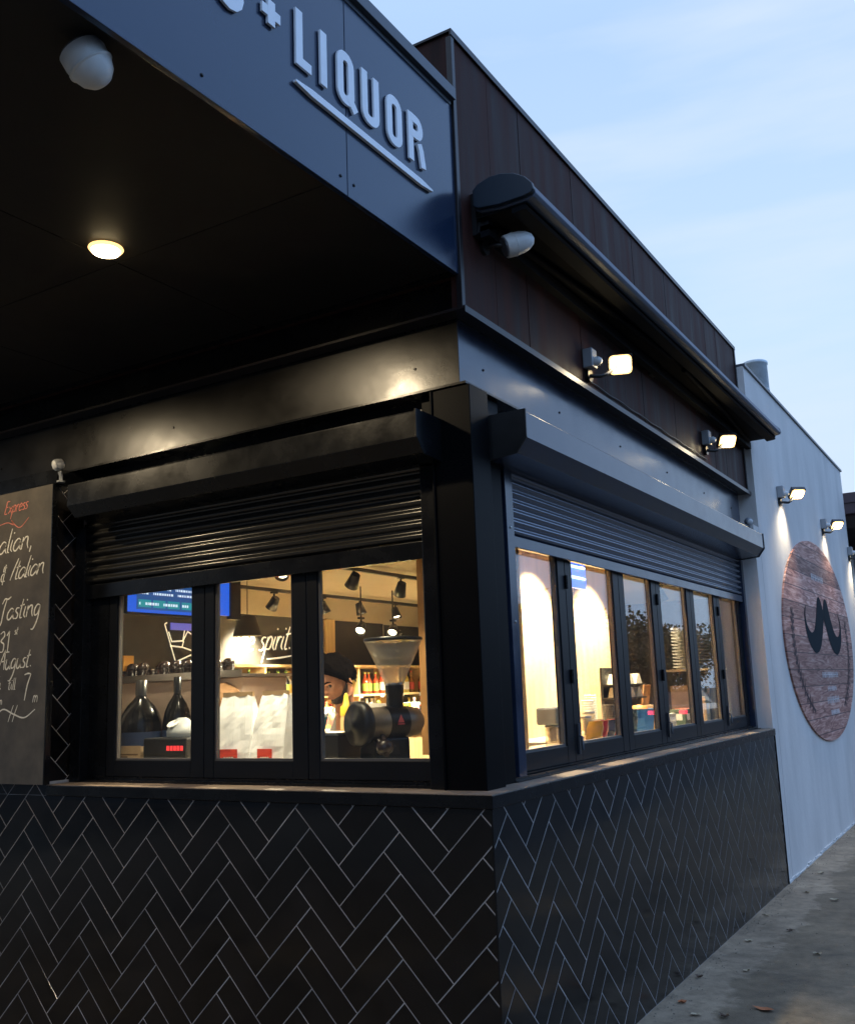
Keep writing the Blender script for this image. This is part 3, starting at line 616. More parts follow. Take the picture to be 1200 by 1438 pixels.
t = bullet((-.215,-1.775,3.372), (.30,.50,-.80), 'white bullet spotlight, unlit, hanging from the canopy soffit at upper left', 1.10, .66)
b = MB(); b.tube([(-.20,-1.75,3.395),(-.20,-1.75,3.34)], .014, 8); b.lathe((-.20,-1.75,3.394), [(.04,0),(.04,-.012)], Z, 16); b.build('bracket', white_pl, t)
def sensor(c, label, d=(-.3,-.9,-.3)):
    c = Vector(c); t = thing('motion_sensor', tuple(c), label, 'sensor', 'small motion sensors'); d = Vector(d).normalized()
    b = MB(); b.tube([c, c+Vector((0,0,.035)), c+Vector((0,-.01,.06))], .010, 8); b.lathe(c, [(.022,0),(.022,.008)], Z, 12); b.build('stem', grey_pl, t)
    h = c+Vector((0,-.02,.095)); b = MB(); b.lathe(h-d*.03, [(.018,0),(.030,.01),(.033,.035),(.030,.05)], d, 16); hd = b.build('sensor_head', grey_pl, t)
    b = MB(); b.lathe(h+d*.0201, [(.027,0),(.024,.006),(.012,.010),(0,.011)], d, 16); b.build('lens', white_pl, hd)
sensor((-2.545,-.02,2.80), 'small grey motion sensor standing on the top right corner of the chalkboard')
sensor((.0,4.70,2.80), 'small grey motion sensor on the far end of the side shutter box', (.6,-.5,-.3))

# ------------------------------------------------------------------ folded awning
aw = thing('folding_awning', (-.075, .17, 3.7), 'long grey retracted awning cassette running along the brown parapet', 'awning')
def hood(th=0):
    pts = []
    for k in range(9):
        a = R(165 - k*18.5); pts.append((.085 + (.172-th)*math.cos(a), 3.735 + (.115-th)*math.sin(a)))
    return pts
TOPP = [(-.045,3.785),(-.02,3.808),(.04,3.826),(.10,3.824),(.16,3.805),(.21,3.772),(.243,3.732),(.25,3.700)]
BOT = [(.238,3.685),(.20,3.678),(.08,3.676),(-.02,3.690),(-.045,3.705)]
b = MB(); yprof(TOPP + BOT, .185, 5.09, b); b.build('hood', awn_m, aw, bevel=.004)
b = MB(); yprof([(u*1.0+.001, 3.742+(v-3.735)*.96) for u, v in TOPP+BOT], .160, .1845, b); b.build('end_cap', awn_end, aw, bevel=.004)
b = MB(); yprof([(u*1.0+.001, 3.742+(v-3.735)*.96) for u, v in TOPP+BOT], 5.0905, 5.118, b); b.build('end_cap', awn_m, aw, bevel=.004)
b = MB(); b.box((-.040,.19,3.667),(.205,5.085,3.6735)); b.build('underside_shade', mat('awning_arm_and_shade', (.006,.006,.007), .8, spec=.05), aw)  # black sheet below the hood, the awning's shadow put into its colour
b = MB(); yprof([(.13,3.640),(.195,3.645),(.205,3.655),(.195,3.666),(.13,3.664)], .19, 5.08, b); b.build('front_bar', mat('awning_bar', (.008, .009, .011), .75, spec=.08), aw)
b = MB(); yprof([(-.045,3.59),(.0,3.59),(.0,3.644),(-.045,3.644)], .22, 5.05, b); b.build('torsion_bar', mat('awning_bar', (.008, .009, .011), .75, spec=.08), aw)
for ya, yb_ in ((.30, 2.45), (4.95, 2.75)):
    b = MB(); b.tube([(-.0,ya,3.640),(.07,(ya+yb_)/2+.0,3.642),(.11,yb_,3.645)], .018, 8); b.build('folding_arm', mat('awning_arm_and_shade', (.006,.006,.007), .8, spec=.05), aw)
for ya in (.24, 2.6, 4.98):
    b = MB(); b.box((-.074,ya-.04,3.60),(-.052,ya+.04,3.80)); b.box((-.052,ya-.02,3.62),(.0,ya+.02,3.667))
    for zz in (3.615, 3.785): b.lathe((-.052,ya-.022,zz), [(.007,0),(.007,.008)], X, 8); b.lathe((-.052,ya+.022,zz), [(.007,0),(.007,.008)], X, 8)
    b.build('wall_bracket', dark_pl, aw)

# ------------------------------------------------------------------ grey rendered wall with oval sign
gw = thing('rendered_wall', (-.1, 7.5, 0), 'pale grey rendered wall with thin dark capping, past the dark shop corner', 'wall')
b = MB(); b.box((-.199,5.085,0),(-.012,10.45,4.36)); b.box((-.199,4.893,0),(-.013,5.084,2.90)); b.build('wall', render_m, gw)
b = MB(); b.box((-.23,5.085,4.361),(.006,10.47,4.385)); b.build('wall_cap', mat('wall_cap_grey', (.07, .08, .10), .4), gw)
b = MB()
rr = random.Random(5); y = 4.9
while y < 10.4:
    l = rr.uniform(.04, .16); z1 = rr.uniform(.006, .026); b.box((-.0118, y, .001), (-.003+rr.uniform(0,.006), y+l, z1)); y += l*rr.uniform(.8, 1.1)+.001
b.build('paint_edge', mat('flaking_paint', (.62, .62, .60), .9, var=.3, vscale=30), gw)
sg = thing('oval_sign', (0, 7.6, 2.0), 'oval wood plank sign with a black moustache emblem on the grey wall', 'sign')
YC, ZC, RY, RZ = 7.62, 2.0, 1.98, 1.05
b = MB(); b.prism([(YC+RY*math.cos(2*math.pi*k/64), ZC+RZ*math.sin(2*math.pi*k/64)) for k in range(64)], lambda u, v, d: (d, u, v), -.011, .006); b.build('plank_disc', plank_m, sg)
em = mat('moustache_black', (.007, .017, .024), .8, spec=.08)
fs_ = lambda u, v, d: (.006+d, u, v)
def mous():
    top = [(0,.20),(.10,.31),(.22,.33),(.34,.24),(.46,.02),(.60,-.16),(.78,-.24),(.92,-.14),(.95,.06),(.86,.12)]
    bot = [(.865,.115),(.925,.05),(.88,-.10),(.80,-.165),(.88,-.30),(.80,-.44),(.62,-.50),(.42,-.46),(.26,-.32),(.12,-.06),(0,.02)]
    t_ = smooth(top, 4); o_ = smooth([(0.865,.125)] + bot[1:], 4)
    return t_, o_
mb = MB()
top = smooth([(0,.26),(.07,.42),(.17,.50),(.28,.42),(.40,.12),(.55,-.12),(.72,-.20),(.88,-.10),(.94,.08),(.88,.26)], 5)
bot = smooth([(0,.10),(.08,-.06),(.20,-.30),(.38,-.50),(.60,-.56),(.80,-.46),(.95,-.26),(1.0,-.02),(.97,.16),(.885,.27)], 5)
for sgn in (1, -1):
    A = [fs_(YC+.12+sgn*p.x*1.10, ZC+.17+p.y*.57, .003+.0005*sgn) for p in top]; B_ = [fs_(YC+.12+sgn*p.x*1.10, ZC+.17+p.y*.57, .003+.0005*sgn) for p in bot]; n = len(A)
    mb.add(A+B_, [(i, i+1, n+i+1, n+i) for i in range(n-1)])
mb.build('moustache_emblem', em, sg)
rr = random.Random(2)
for sgn in (1, -1):
    mb = MB()
    pts = [Vector((YC+sgn*(1.62*math.cos(R(a))), ZC+.86*math.sin(R(a)), 0)) for a in range(18, -62, -5)]
    ribbon(mb, pts, .035, fs_, .002)
    for k in range(1, len(pts)-1):
        for q in (-1, 1):
            dv = (pts[k+1]-pts[k-1]).normalized(); nv = Vector((-dv.y, dv.x, 0))*q; e0 = pts[k]; e1 = e0 + (dv*-.5+nv).normalized()*.10
            mid = (e0+e1)/2; sd = (e1-e0).cross(Z).normalized()*.022
            mb.add([fs_(*(p.x, p.y), .0025+.0002*q) for p in (e0, mid+sd, e1, mid-sd)], [(0,1,2,3)])
    mb.build('sprig_emblem', mat('sprig_brown', (.05, .018, .018), .7), sg)
rr = random.Random(9); fade = mat('faded_white_paint', (.72, .66, .64), .8, var=.3)
for (v, u0, u1, hh) in ((2.62, 7.25, 7.95, .07), (1.60, 7.30, 8.25, .06), (1.46, 7.55, 8.05, .05), (1.33, 7.45, 8.2, .07), (1.21, 7.6, 8.1, .05)):
    u = u0; mb = MB()
    while u < u1:
        wl = rr.uniform(.03, .07)
        for q in range(rr.choice((2, 3))): mb.add([fs_(a, c, .0022) for a, c in ((u+q*wl*.4, v), (u+q*wl*.4+.012, v), (u+q*wl*.4+.012, v+hh), (u+q*wl*.4, v+hh))], [(0,1,2,3)])
        mb.add([fs_(a, c, .0020) for a, c in ((u, v+hh*.45), (u+wl, v+hh*.45), (u+wl, v+hh*.6), (u, v+hh*.6))], [(0,1,2,3)])
        u += wl+.018
    mb.build('faint_lettering', fade, sg)

# extraction flue behind the wall
fl_ = thing('metal_flue', (-.66, 8.8, 3.2), 'galvanised round flue rising behind the grey wall top', 'flue')
b = MB(); b.lathe((-.66,8.8,3.2), [(.15,0),(.15,2.34),(.16,2.35),(.16,2.38),(.15,2.39),(.135,2.39),(.135,2.2)], Z, 32); b.build('pipe', galv, fl_)
b = MB(); b.lathe((-.66,8.8,5.2), [(.153,0),(.153,.02)], Z, 32); b.build('band', galv, fl_)
# neighbour house
nh = thing('neighbour_house', (-1, 11.5, 0), 'dark gabled house with a low maroon gutter past the end of the grey wall', 'house')
b = MB(); b.box((-7,12.0,0),(-.35,20,3.6)); b.build('wall', mat('dark_weatherboard', (.03,.028,.03), .7, var=.3), nh)
b = MB(); xprof([(10.9,4.02),(16,4.25),(21,4.0),(21,3.92),(16,4.15),(10.9,3.95)], -8, 1.1, b); b.build('roof', mat('dark_roof_tiles', (.05,.03,.035), .7, var=.3, vscale=20), nh)
b = MB(); b.box((-8,10.78,3.98),(1.15,10.9,4.12)); b.box((-8,10.80,3.83),(1.13,10.90,3.979)); b.box((-8,10.9,3.80),(1.1,12.0,3.83)); b.build('gutter', mat('maroon_gutter', (.07,.045,.055), .5), nh)
b = MB(); b.box((-.349,12.2,0),(-.30,13.0,3.5)); b.build('downpipe_panel', black, nh)

# ------------------------------------------------------------------ chalkboard
cb = thing('chalkboard', (-3, -.03, 2), 'tall brown chalkboard with white and red handwriting on the left pier', 'chalkboard')
b = MB(); b.box((-4.3,-.034,1.213),(-2.590,-.002,2.798)); b.build('board', board_m, cb)
b = MB(); b.box((-2.5895,-.037,1.212),(-2.582,-.001,2.80)); b.box((-4.3,-.037,2.7985),(-2.5895,-.001,2.803)); b.build('frame', black, cb)
fb = lambda u, v, d: (-3.06+(u+3.06)*1.16+.020, -.0345-d, 1.55+(v-1.55)*1.035)
c1 = MB(); write(c1, 'Express', -3.03, 2.640, .038, fb, .0006, .0065, .25, adv=.92, rise=.0016)
ribbon(c1, smooth([Vector((-3.06, 2.585, 0))[:2], (-3.0,2.592), (-2.955,2.575), (-2.97,2.60), (-2.94,2.57), (-2.90,2.555), (-2.84,2.60)][0:7]), .006, fb, .0006, taper=True); c1.build('red_handwriting', chalk_red, cb)
c2 = MB(); write(c2, 'alian,', -3.062, 2.425, .064, fb, .0006, .0085, .22, adv=1.0, rise=.002); c2.build('chalk_word', chalk, cb)
c2 = MB(); write(c2, '&', -3.04, 2.27, .058, fb, .0006, .008, .2); c2.build('chalk_word', chalk, cb)
c2 = MB(); write(c2, 'Italian', -2.965, 2.275, .056, fb, .0006, .008, .3, adv=.92, rise=.002); c2.build('chalk_word', chalk, cb)
c2 = MB(); write(c2, 'Tasting', -3.03, 2.065, .058, fb, .0006, .0085, .22, adv=.98, rise=.001); c2.build('chalk_word', chalk, cb)
c2 = MB(); write(c2, 'y', -3.10, 1.90, .06, fb, .0006, .008, .2); c2.build('chalk_word', chalk, cb)
c2 = MB(); write(c2, '31', -3.03, 1.895, .058, fb, .0006, .0085, .1, adv=1.05); c2.build('chalk_word', chalk, cb)
c2 = MB(); write(c2, 'st', -2.915, 1.985, .022, fb, .0006, .005, .2); c2.build('chalk_word', chalk, cb)
c2 = MB(); write(c2, 'August.', -3.03, 1.805, .052, fb, .0006, .008, .22, adv=.92, rise=.001); c2.build('chalk_word', chalk, cb)
c2 = MB(); write(c2, '4', -3.05, 1.66, .06, fb, .0006, .008, .1); c2.build('chalk_word', chalk, cb)
c2 = MB(); write(c2, 'm', -3.01, 1.625, .024, fb, .0006, .005, .1); c2.build('chalk_word', chalk, cb)
c2 = MB(); write(c2, 'till', -2.945, 1.70, .030, fb, .0006, .0055, .1, adv=1.1); c2.build('chalk_word', chalk, cb)
c2 = MB(); write(c2, '7', -2.84, 1.66, .062, fb, .0006, .008, .1); c2.build('chalk_word', chalk, cb)
c2 = MB(); write(c2, 'm', -2.765, 1.63, .034, fb, .0006, .005, .2); c2.build('chalk_word', chalk, cb)
c2 = MB(); ribbon(c2, smooth([(-3.05,1.54),(-2.98,1.60),(-2.90,1.575),(-2.82,1.555),(-2.745,1.595)]), .008, fb, .0006, taper=True); c2.build('chalk_word', chalk, cb)
c2 = MB()
for q in (0, .03): ribbon(c2, smooth([(-2.90+q,1.62),(-2.92+q,1.575),(-2.935+q,1.535)]), .005, fb, .0009, taper=True)
c2.build('chalk_flourish', chalk, cb)


# ------------------------------------------------------------------ inside the shop: fittings and goods
rails = {}
for nm, x, z, y0_, y1_, lb in (('near', -3.0, 2.665, 2.0, 8, 'black lighting track on the ceiling, nearer to the servery window'), ('far', -4.5, 2.665, 2.4, 9, 'black lighting track on the ceiling, close to the black wall')):
    t = thing('light_track', (x, 5, z), lb, 'light track', 'ceiling light tracks'); b = MB(); b.box((x-.018,y0_,z-.012),(x+.018,y1_,z+.02)); b.build('rail', dark_pl, t)
    b = MB(); b.box((x-.022,y0_-.03,z-.014),(x+.022,y0_,z+.022)); b.build('end_feed', dark_pl, t)
def track_spot(p, d, label, e=25, ang=70, k=1.0, colr=(1,.84,.58)):
    p = Vector(p); d = Vector(d).normalized(); t = thing('track_spotlight', tuple(p), label, 'spotlight', 'black track spotlights inside')
    b = MB(); b.tube([p+Z*.09, p+Z*.03], .010, 8); b.box(p+Vector((-.016,-.04,.08)), p+Vector((.016,.04,.10))); b.build('stem', dark_pl, t)
    b = MB(); b.lathe(p-d*.05*k, [(.034*k,0),(.040*k,.004),(.048*k,.06*k),(.060*k,.13*k),(.056*k,.13*k),(.044*k,.10*k)], d, 20); h = b.build('lamp_shade', dark_pl, t)
    b = MB(); b.lathe(p+d*.052*k, [(.044*k,0),(.044*k,.004)], d, 16); b.build('lens', glow_in, h)
    light(t, 'SPOT', tuple(d*.09*k), e*11.5, colr, .035, tuple(d), ang, .5)
    return t
SP = [((-3.0,3.27,2.585),(-.62,.25,-.74),'black track spotlight seen above the barista, leftmost on the near track',160),
      ((-3.0,3.995,2.565),(-.45,.3,-.83),'black track spotlight seen above the grinder hopper on the near track',150),
      ((-4.5,3.978,2.555),(-.62,.12,-.80),'black track spotlight glowing over the handwritten slogan',130),
      ((-4.5,4.76,2.555),(.25,.2,-.9),'black track spotlight half hidden by the mullion beside the barista',40),
      ((-4.5,5.426,2.58),(.25,.1,-.95),'black track spotlight in the middle of the far track above the barista',50),
      ((-4.5,6.145,2.565),(.35,-.15,-.95),'black track spotlight at the far right of the far track, tilted',50),
      ((-4.0,4.75,2.30),(.25,-.7,-.66),'lit spotlight in front of the black panel above the barista, left one',18),
      ((-4.0,5.34,2.30),(.25,-.7,-.66),'lit spotlight in front of the framed menu, right one',18),
      ((-3.0,2.35,2.585),(.35,-.85,-.80),'unseen fill spotlight added on the near track over the counter goods',60),  # unseen fill spot, added to brighten the counter goods
      ((-3.0,5.6,2.585),(-.6,.2,-.8),'unseen fill spotlight added at the rear of the near track',150)]  # unseen fill spot, added to light the bottle shelves
for p, d, lb, e in SP: track_spot(p, d, lb, e)
for y_, lb in ((4.75,'thin black ceiling rod holding the left lit spotlight'), (5.34,'thin black ceiling rod holding the right lit spotlight')):
    b = MB(); b.tube([(-4.0,y_,2.72),(-4.0,y_,2.40)], .008, 6); tag(b.build('ceiling_rod', dark_pl, loc=(-4.0,y_,2.4)), lb, 'rod')
track_spot((-.62,2.55,2.60), (-.34,-.02,-.94), 'track spotlight washing the plywood wall behind the side windows, near one', 48, 95)
track_spot((-.60,3.55,2.60), (-.34,.0,-.94), 'track spotlight washing the plywood wall behind the side windows, far one', 34, 95)
track_spot((-.62,1.35,2.60), (-.05,-.35,-.95), 'unseen fill spotlight added over the bench just behind the shop corner', 30, 100)  # added fill lamp, out of view, for the corner bench
track_spot((-1.35,4.9,2.58), (.3,.1,-.9), 'track spotlight seen glowing through the fifth side pane', 45, 100)
track_spot((-1.6,7.2,2.60), (.2,.3,-.9), 'unseen fill spotlight added at the rear of the shop over the stacked plates', 45, 110)  # added fill lamp, out of view, for the back of the room
track_spot((-1.9,1.7,2.60), (-.15,-.55,-.9), 'unseen fill spotlight added over the coffee counter beside the plywood panel', 30, 90)  # added fill lamp, out of view, also brightens the barista

t = thing('light_track', (-1.6,.36,2.69), 'unseen added track for fill spotlights just inside the servery window head', 'light track', 'ceiling light tracks')  # track and its three spots are unseen, added to brighten the window goods
b = MB(); b.box((-2.8,.345,2.695),(-.6,.375,2.719)); b.build('rail', dark_pl, t)
track_spot((-1.62,.37,2.60), (0,.16,-1), 'unseen fill spotlight added to brighten the white paper bags', 12, 80)
track_spot((-2.45,.37,2.60), (0,.25,-1), 'unseen fill spotlight added above the large dark bottles', 2.5, 80)
track_spot((-.95,.37,2.60), (.05,.16,-1), 'unseen fill spotlight added above the coffee grinder', 5, 80)

# black wall slogan, framed menu, line drawing, wood column
fw_ = lambda u, v, d: (-5.02+d, u, v)
b = MB(); write(b, 'the spirit!', 3.95, 2.09, .146, fw_, .006, .022, .35, adv=.93, rise=.004); ribbon(b, smooth([(4.45,2.02),(4.65,2.035),(4.86,2.06)]), .018, fw_, .006, taper=True); tag(b.build('wall_slogan', line_glow), 'white handwritten spirit slogan painted with a glow on the black interior wall', 'lettering')
b = MB()
for pts in ([(3.03,2.33),(3.17,1.98),(3.40,2.06),(3.42,2.18)],[(3.08,2.26),(3.12,2.17),(3.26,2.18),(3.28,2.28)],[(3.26,2.18),(3.32,2.27),(3.42,2.22)],[(3.10,2.13),(3.25,2.12),(3.42,2.08)],[(3.25,2.12),(3.27,2.18)],[(3.03,2.33),(3.06,2.345)]):
    ribbon(b, [Vector((*p, 0)) for p in pts], .014, fw_, .008)
tag(b.build('wall_map', line_glow), 'white angular line drawing on the black wall seen through the left pane', 'drawing')
b = MB(); b.box((-5.015,3.10,2.28),(-5.0,3.40,2.345)); tag(b.build('wall_plaque', mat('violet_blue', (.12,.12,.55), .4, emis=(.2,.2,.9), estr=.5)), 'violet blue strip above the white line drawing', 'plaque')
t = thing('framed_menu', (-5.0,7,2.4), 'black framed menu with white border behind the grinder hopper', 'menu')
b = MB(); b.box((-5.018,6.60,2.22),(-5.0,7.9,2.47)); b.build('board', blk_wall, t)
b = MB()
for q in ((6.6,2.465,7.9,2.475),(6.6,2.22,6.612,2.465),(6.6,2.215,7.9,2.222)): b.box((-4.9995,q[0],q[1]),(-4.994,q[2],q[3]))
b.build('frame', mat('thin_pale_frame', (.5,.45,.36), .5), t)
b = MB(); write(b, 'that is', 6.72, 2.30, .07, lambda u,v,d: (-4.9995+d,u,v), .002, .014, .2, adv=.95); b.build('lettering', chalk, t)
b = MB(); b.box((-5.018,5.36,.0),(-4.94,5.54,2.474)); tag(b.build('wood_column', pine), 'pale timber column on the black wall just behind the barista', 'column')
b = MB(); b.box((-5.01,5.56,1.95),(-4.985,7.9,2.21)); tag(b.build('extract_panel', blk_wall), 'plain black panel between the timber column and the framed menu', 'panel')

# menu screens
def screen(x, y0_, y1_, z0, z1, label, bright=True):
    t = thing('menu_screen', (x, (y0_+y1_)/2, z0), label, 'screen', 'blue menu screens')
    b = MB(); b.box((x-.05,y0_-.012,z0-.012),(x,y1_+.012,z1+.012)); b.tube([(x-.03,(y0_+y1_)/2,z1),(x-.03,(y0_+y1_)/2,2.715)], .018, 8); b.build('casing', dark_pl, t)
    fn = lambda u, v, d: (x+d, u, v); P = lambda m, a, c, e_, f, d=.002: m.add([fn(a,c,d), fn(e_,c,d), fn(e_,f,d), fn(a,f,d)], [(0,1,2,3)])
    W_ = y1_-y0_; Hh = z1-z0
    b = MB(); P(b, y0_, z0, y1_, z1, .001); s = b.build('display', scr_b, t)
    b = MB(); P(b, y0_+W_*.10, z0+Hh*.04, y1_, z1, .002); b.build('picture', scr_d, s)
    b = MB()
    for k in range(5): P(b, y0_+W_*(.12+.175*k), z0+Hh*.07, y0_+W_*(.27+.175*k), z0+Hh*.17, .003)
    b.build('teal_boxes', scr_t, s)
    b = MB(); rr = random.Random(4)
    for zz, h_ in ((.10,.035),(.24,.03),(.31,.03),(.42,.05),(.6,.05),(.75,.05)):
        u = .13
        while u < .92:
            l = rr.uniform(.01, .03); P(b, y0_+W_*u, z0+Hh*zz, y0_+W_*(u+l), z0+Hh*(zz+h_), .004); u += l+.008 + (.05 if rr.random() < .15 else 0)
    b.build('text_lines', scr_w, s)
screen(-2.95, .80, 1.50, 2.175, 2.66, 'bright blue menu screen hanging in the left servery pane')
t = thing('menu_screen', (-2.95,1.7,2.17), 'dark side of a menu screen glowing blue at its edge in the middle pane', 'screen', 'blue menu screens')
b = MB(); b.box((-2.97,1.70,2.165),(-2.93,1.80,2.66)); b.tube([(-2.95,1.75,2.65),(-2.95,1.75,2.715)], .015, 8); b.build('casing', dark_pl, t)
b = MB(); b.box((-2.965,1.55,2.19),(-2.945,1.699,2.655)); b.build('display', scr_b, t)
t = thing('blue_reflection_panel', (-.63,2.45,2.24), 'added blue glowing panel with white tubes, imitating a reflection in the side glass', 'sign')  # made-up glowing panel in place of a blue reflection on the glass
b = MB(); b.box((-.64,2.28,2.235),(-.62,2.60,2.44)); b.build('panel', led_b, t)
b = MB()
for z in (2.23, 2.30): b.tube([(-.612,2.31,z+.07),(-.612,2.56,z+.07)], .009, 8)
b.build('tube', led_w, t)
b = MB(); b.tube([(-.63,2.45,2.44),(-.63,2.45,2.715)], .006, 6); b.build('rod', dark_pl, t)

# pendant shade
t = thing('pendant_shade', (-3.6,2.9,2.3), 'large dark conical pendant shade in front of the handwritten slogan', 'pendant lamp')
b = MB(); b.lathe((-3.9,2.93,2.145), [(.125,0),(.075,.17),(.03,.185),(.0,.187)], Z, 24); b.build('shade', mat('pendant_brown', (.035,.028,.022), .5), t)
b = MB(); b.tube([(-3.9,2.93,2.33),(-3.9,2.93,2.72)], .004, 6); b.build('cord', dark_pl, t)

# shelving on the far wall with bottles
sh = thing('bottle_shelving', (-4.8,6,0), 'timber wall shelving full of bottles behind the servery', 'shelves')
levels = [.62, .95, 1.28, 1.62]
for z in levels + [1.945]:
    b = MB(); b.box((-5.015,3.3,z-.025),(-4.66,9.4,z)); b.build('shelf', pine, sh)
for y_ in (3.3, 4.02, 4.75, 5.6, 6.4, 7.2, 8.0, 8.8):
    b = MB(); b.box((-5.014,y_,0),(-4.665,y_+.025,1.919)); b.build('divider', pine, sh)
b = MB(); b.box((-5.018,3.3,0),(-5.0155,9.4,1.92)); b.build('back_panel', mat('dark_back', (.05,.045,.04), .6), sh)
cols_ = [(.02,.06,.02),(.25,.12,.02),(.03,.02,.015),(.55,.42,.10),(.50,.08,.03),(.08,.16,.30),(.6,.58,.5),(.10,.22,.05),(.02,.02,.025)]
bm_ = [mat('bottle_glass_%s' % n, c, .12, coat=.5) for n, c in zip(('green','amber','black','gold','red','blue','clear','lime','dark'), cols_)]
lab_m = [mat('label_white', (.75,.72,.65), .6), mat('label_gold', (.65,.40,.08), .5), mat('label_red', (.55,.07,.05), .6), mat('label_lime', (.35,.55,.10), .6)]
def bottle_mb(p, h, r):
    b = MB(); b.lathe(p, [(r*.9,0),(r,.01),(r,h*.58),(r*.75,h*.66),(r*.36,h*.76),(r*.33,h*.95),(r*.4,h*.96),(r*.4,h)], Z, 12, 0)
    b.lathe(p, [(r*1.01,h*.14),(r*1.01,h*.48)], Z, 12, 1); b.lathe(Vector(p)+Z*(h*.93), [(r*.41,0),(r*.42,h*.08)], Z, 8, 1); return b
proto = {}
rr = random.Random(21)
names = ('green','amber','black','gold','red','blue','clear','lime','dark')
ln = ('white','gold','red','lime'); levn = {.62: 'lowest', .95: 'second lowest', 1.28: 'middle', 1.62: 'top'}
for li, z in enumerate(levels):
    y = 3.38 if z > 1.2 else 6.1
    while y < 9.3:
        if any(abs(y-q) < .07 for q in (4.03,4.76,5.61,6.41,7.21,8.01,8.81)): y += .05; continue
        seg = int((y-3.3)/.4); r2 = random.Random(seg*7+li); ci = r2.randrange(9); la = r2.randrange(4)
        h = .24+.05*random.Random(seg*3+li).random()
        key = (ci, la)
        p = (-4.80+rr.uniform(-.03,.06), y, z)
        if key not in proto:
            o = bottle_mb((0,0,0), .27, .038).build('bottle', [bm_[ci], lab_m[la]], loc=(0,0,0)); proto[key] = o
        else:
            o = proto[key].copy(); col.objects.link(o)
        o.location = p; o.scale = (1,1,h/.27)
        tag(o, '%s glass bottle with %s label on the %s shelf of the wall shelving' % (names[ci], ln[la], levn[z]), 'bottle', 'bottles on the wall shelving')
        y += rr.uniform(.085, .13) + (.10 if rr.random() < .08 else 0)
# boxes of goods on a mid-room display, lit brightly
t = thing('display_counter', (-4.0,5,0), 'low timber display counter crowded with cartons in front of the wall shelving', 'counter')
b = MB(); b.box((-4.25,3.0,0),(-3.6,7.6,1.28)); b.build('cabinet', pine, t)
b = MB(); b.box((-4.3,2.95,1.281),(-3.55,7.65,1.32)); b.build('counter_top', bench_m, t)
cl = [('white',(.78,.76,.70)),('orange',(.75,.28,.04)),('red',(.60,.05,.03)),('yellow',(.80,.55,.05)),('green',(.15,.35,.08)),('kraft',(.40,.26,.13)),('pale blue',(.35,.55,.65))]
pl = ['beside the orange carton','toward the rear','at the front edge','next to the counter end','behind the paper bags','under the timber column','near the framed menu']
y = 3.05; i = 0
while y < 7.4:
    nm, c = cl[(i*3+2) % 7]; h = rr.uniform(.10,.22); wd = rr.uniform(.08,.16)
    b = MB(); b.box((-3.86,y,1.3205),(-3.70,y+wd,1.32+h)); b.box((-3.699,y+wd*.2,1.32+h*.3),(-3.6985,y+wd*.8,1.32+h*.7), 1)
    tag(b.build('carton', [mat('carton_'+nm.replace(' ','_'), c, .6), lab_m[(i+1) % 4]], loc=(-3.78,y,1.32)), '%s carton, number %s along the display counter counted from the left pane side' % (nm, ('one','two','three','four','five','six','seven','eight','nine','ten','eleven','twelve','thirteen','fourteen','fifteen','sixteen','seventeen','eighteen','nineteen','twenty','twenty one','twenty two','twenty three','twenty four','twenty five','twenty six','twenty seven','twenty eight','twenty nine','thirty','thirty one','thirty two')[i]), 'carton', 'cartons on the display counter')
    y += wd + rr.uniform(.02,.07); i += 1

# coffee machine on the bench, left pane
t = thing('coffee_machine', (-3.0,.95,1.28), 'pale steel espresso machine with cups on its top tray in the left pane', 'coffee machine')
b = MB(); b.box((-3.75,.86,1.36),(-2.05,1.25,1.735)); b.build('body', mat('machine_panel', (.55,.42,.33), .35, metal=.3), t, bevel=.01)
b = MB(); b.box((-3.78,.82,1.736),(-2.02,1.30,1.752)); b.box((-3.78,.815,1.752),(-2.02,.825,1.775)); b.build('cup_tray', steel, t)
for x in (-3.6,-2.2):
    for y_ in (.92,1.18):
        b = MB(); b.lathe((x,y_,1.286), [(.025,0),(.022,.075)], Z, 10); b.build('leg', dark_pl, t)
b = MB(); b.box((-3.7,.852,1.42),(-2.1,.859,1.46)); b.build('panel_stripe', mat('machine_red', (.5,.05,.04), .4), t)
n_ = 0
for k in range(11):
    for j in (0, 1):
        x = -3.28+.095*k+.03*j; b = MB(); b.lathe((x,.89+.12*j,1.7525), [(.018,0),(.030,.012),(.038,.052),(.041,.056),(.036,.050),(.020,.01)], Z, 14)
        if rr.random() < .5: b.lathe((x,.89+.12*j,1.809), [(.018,.045),(.034,.03),(.040,.0),(.036,.002),(.03,.028)], Z, 14)
        o = b.build('cup', mat('cup_brown', (.035,.022,.018), .2, coat=.5), loc=(x,.89+.12*j,1.7525)); n_ += 1
        tag(o, 'dark glazed cup upside down in the %s row on the espresso machine tray' % ('front' if j == 0 else 'rear'), 'cup', 'cups on the espresso machine')
b = MB(); b.box((-3.115,.84,1.81),(-3.02,.92,1.905)); tag(b.build('orange_tin', mat('orange_tin', (.80,.35,.04), .4), loc=(-3.07,.9,1.81)), 'small orange tin on top of the cups at the left pane edge', 'tin')
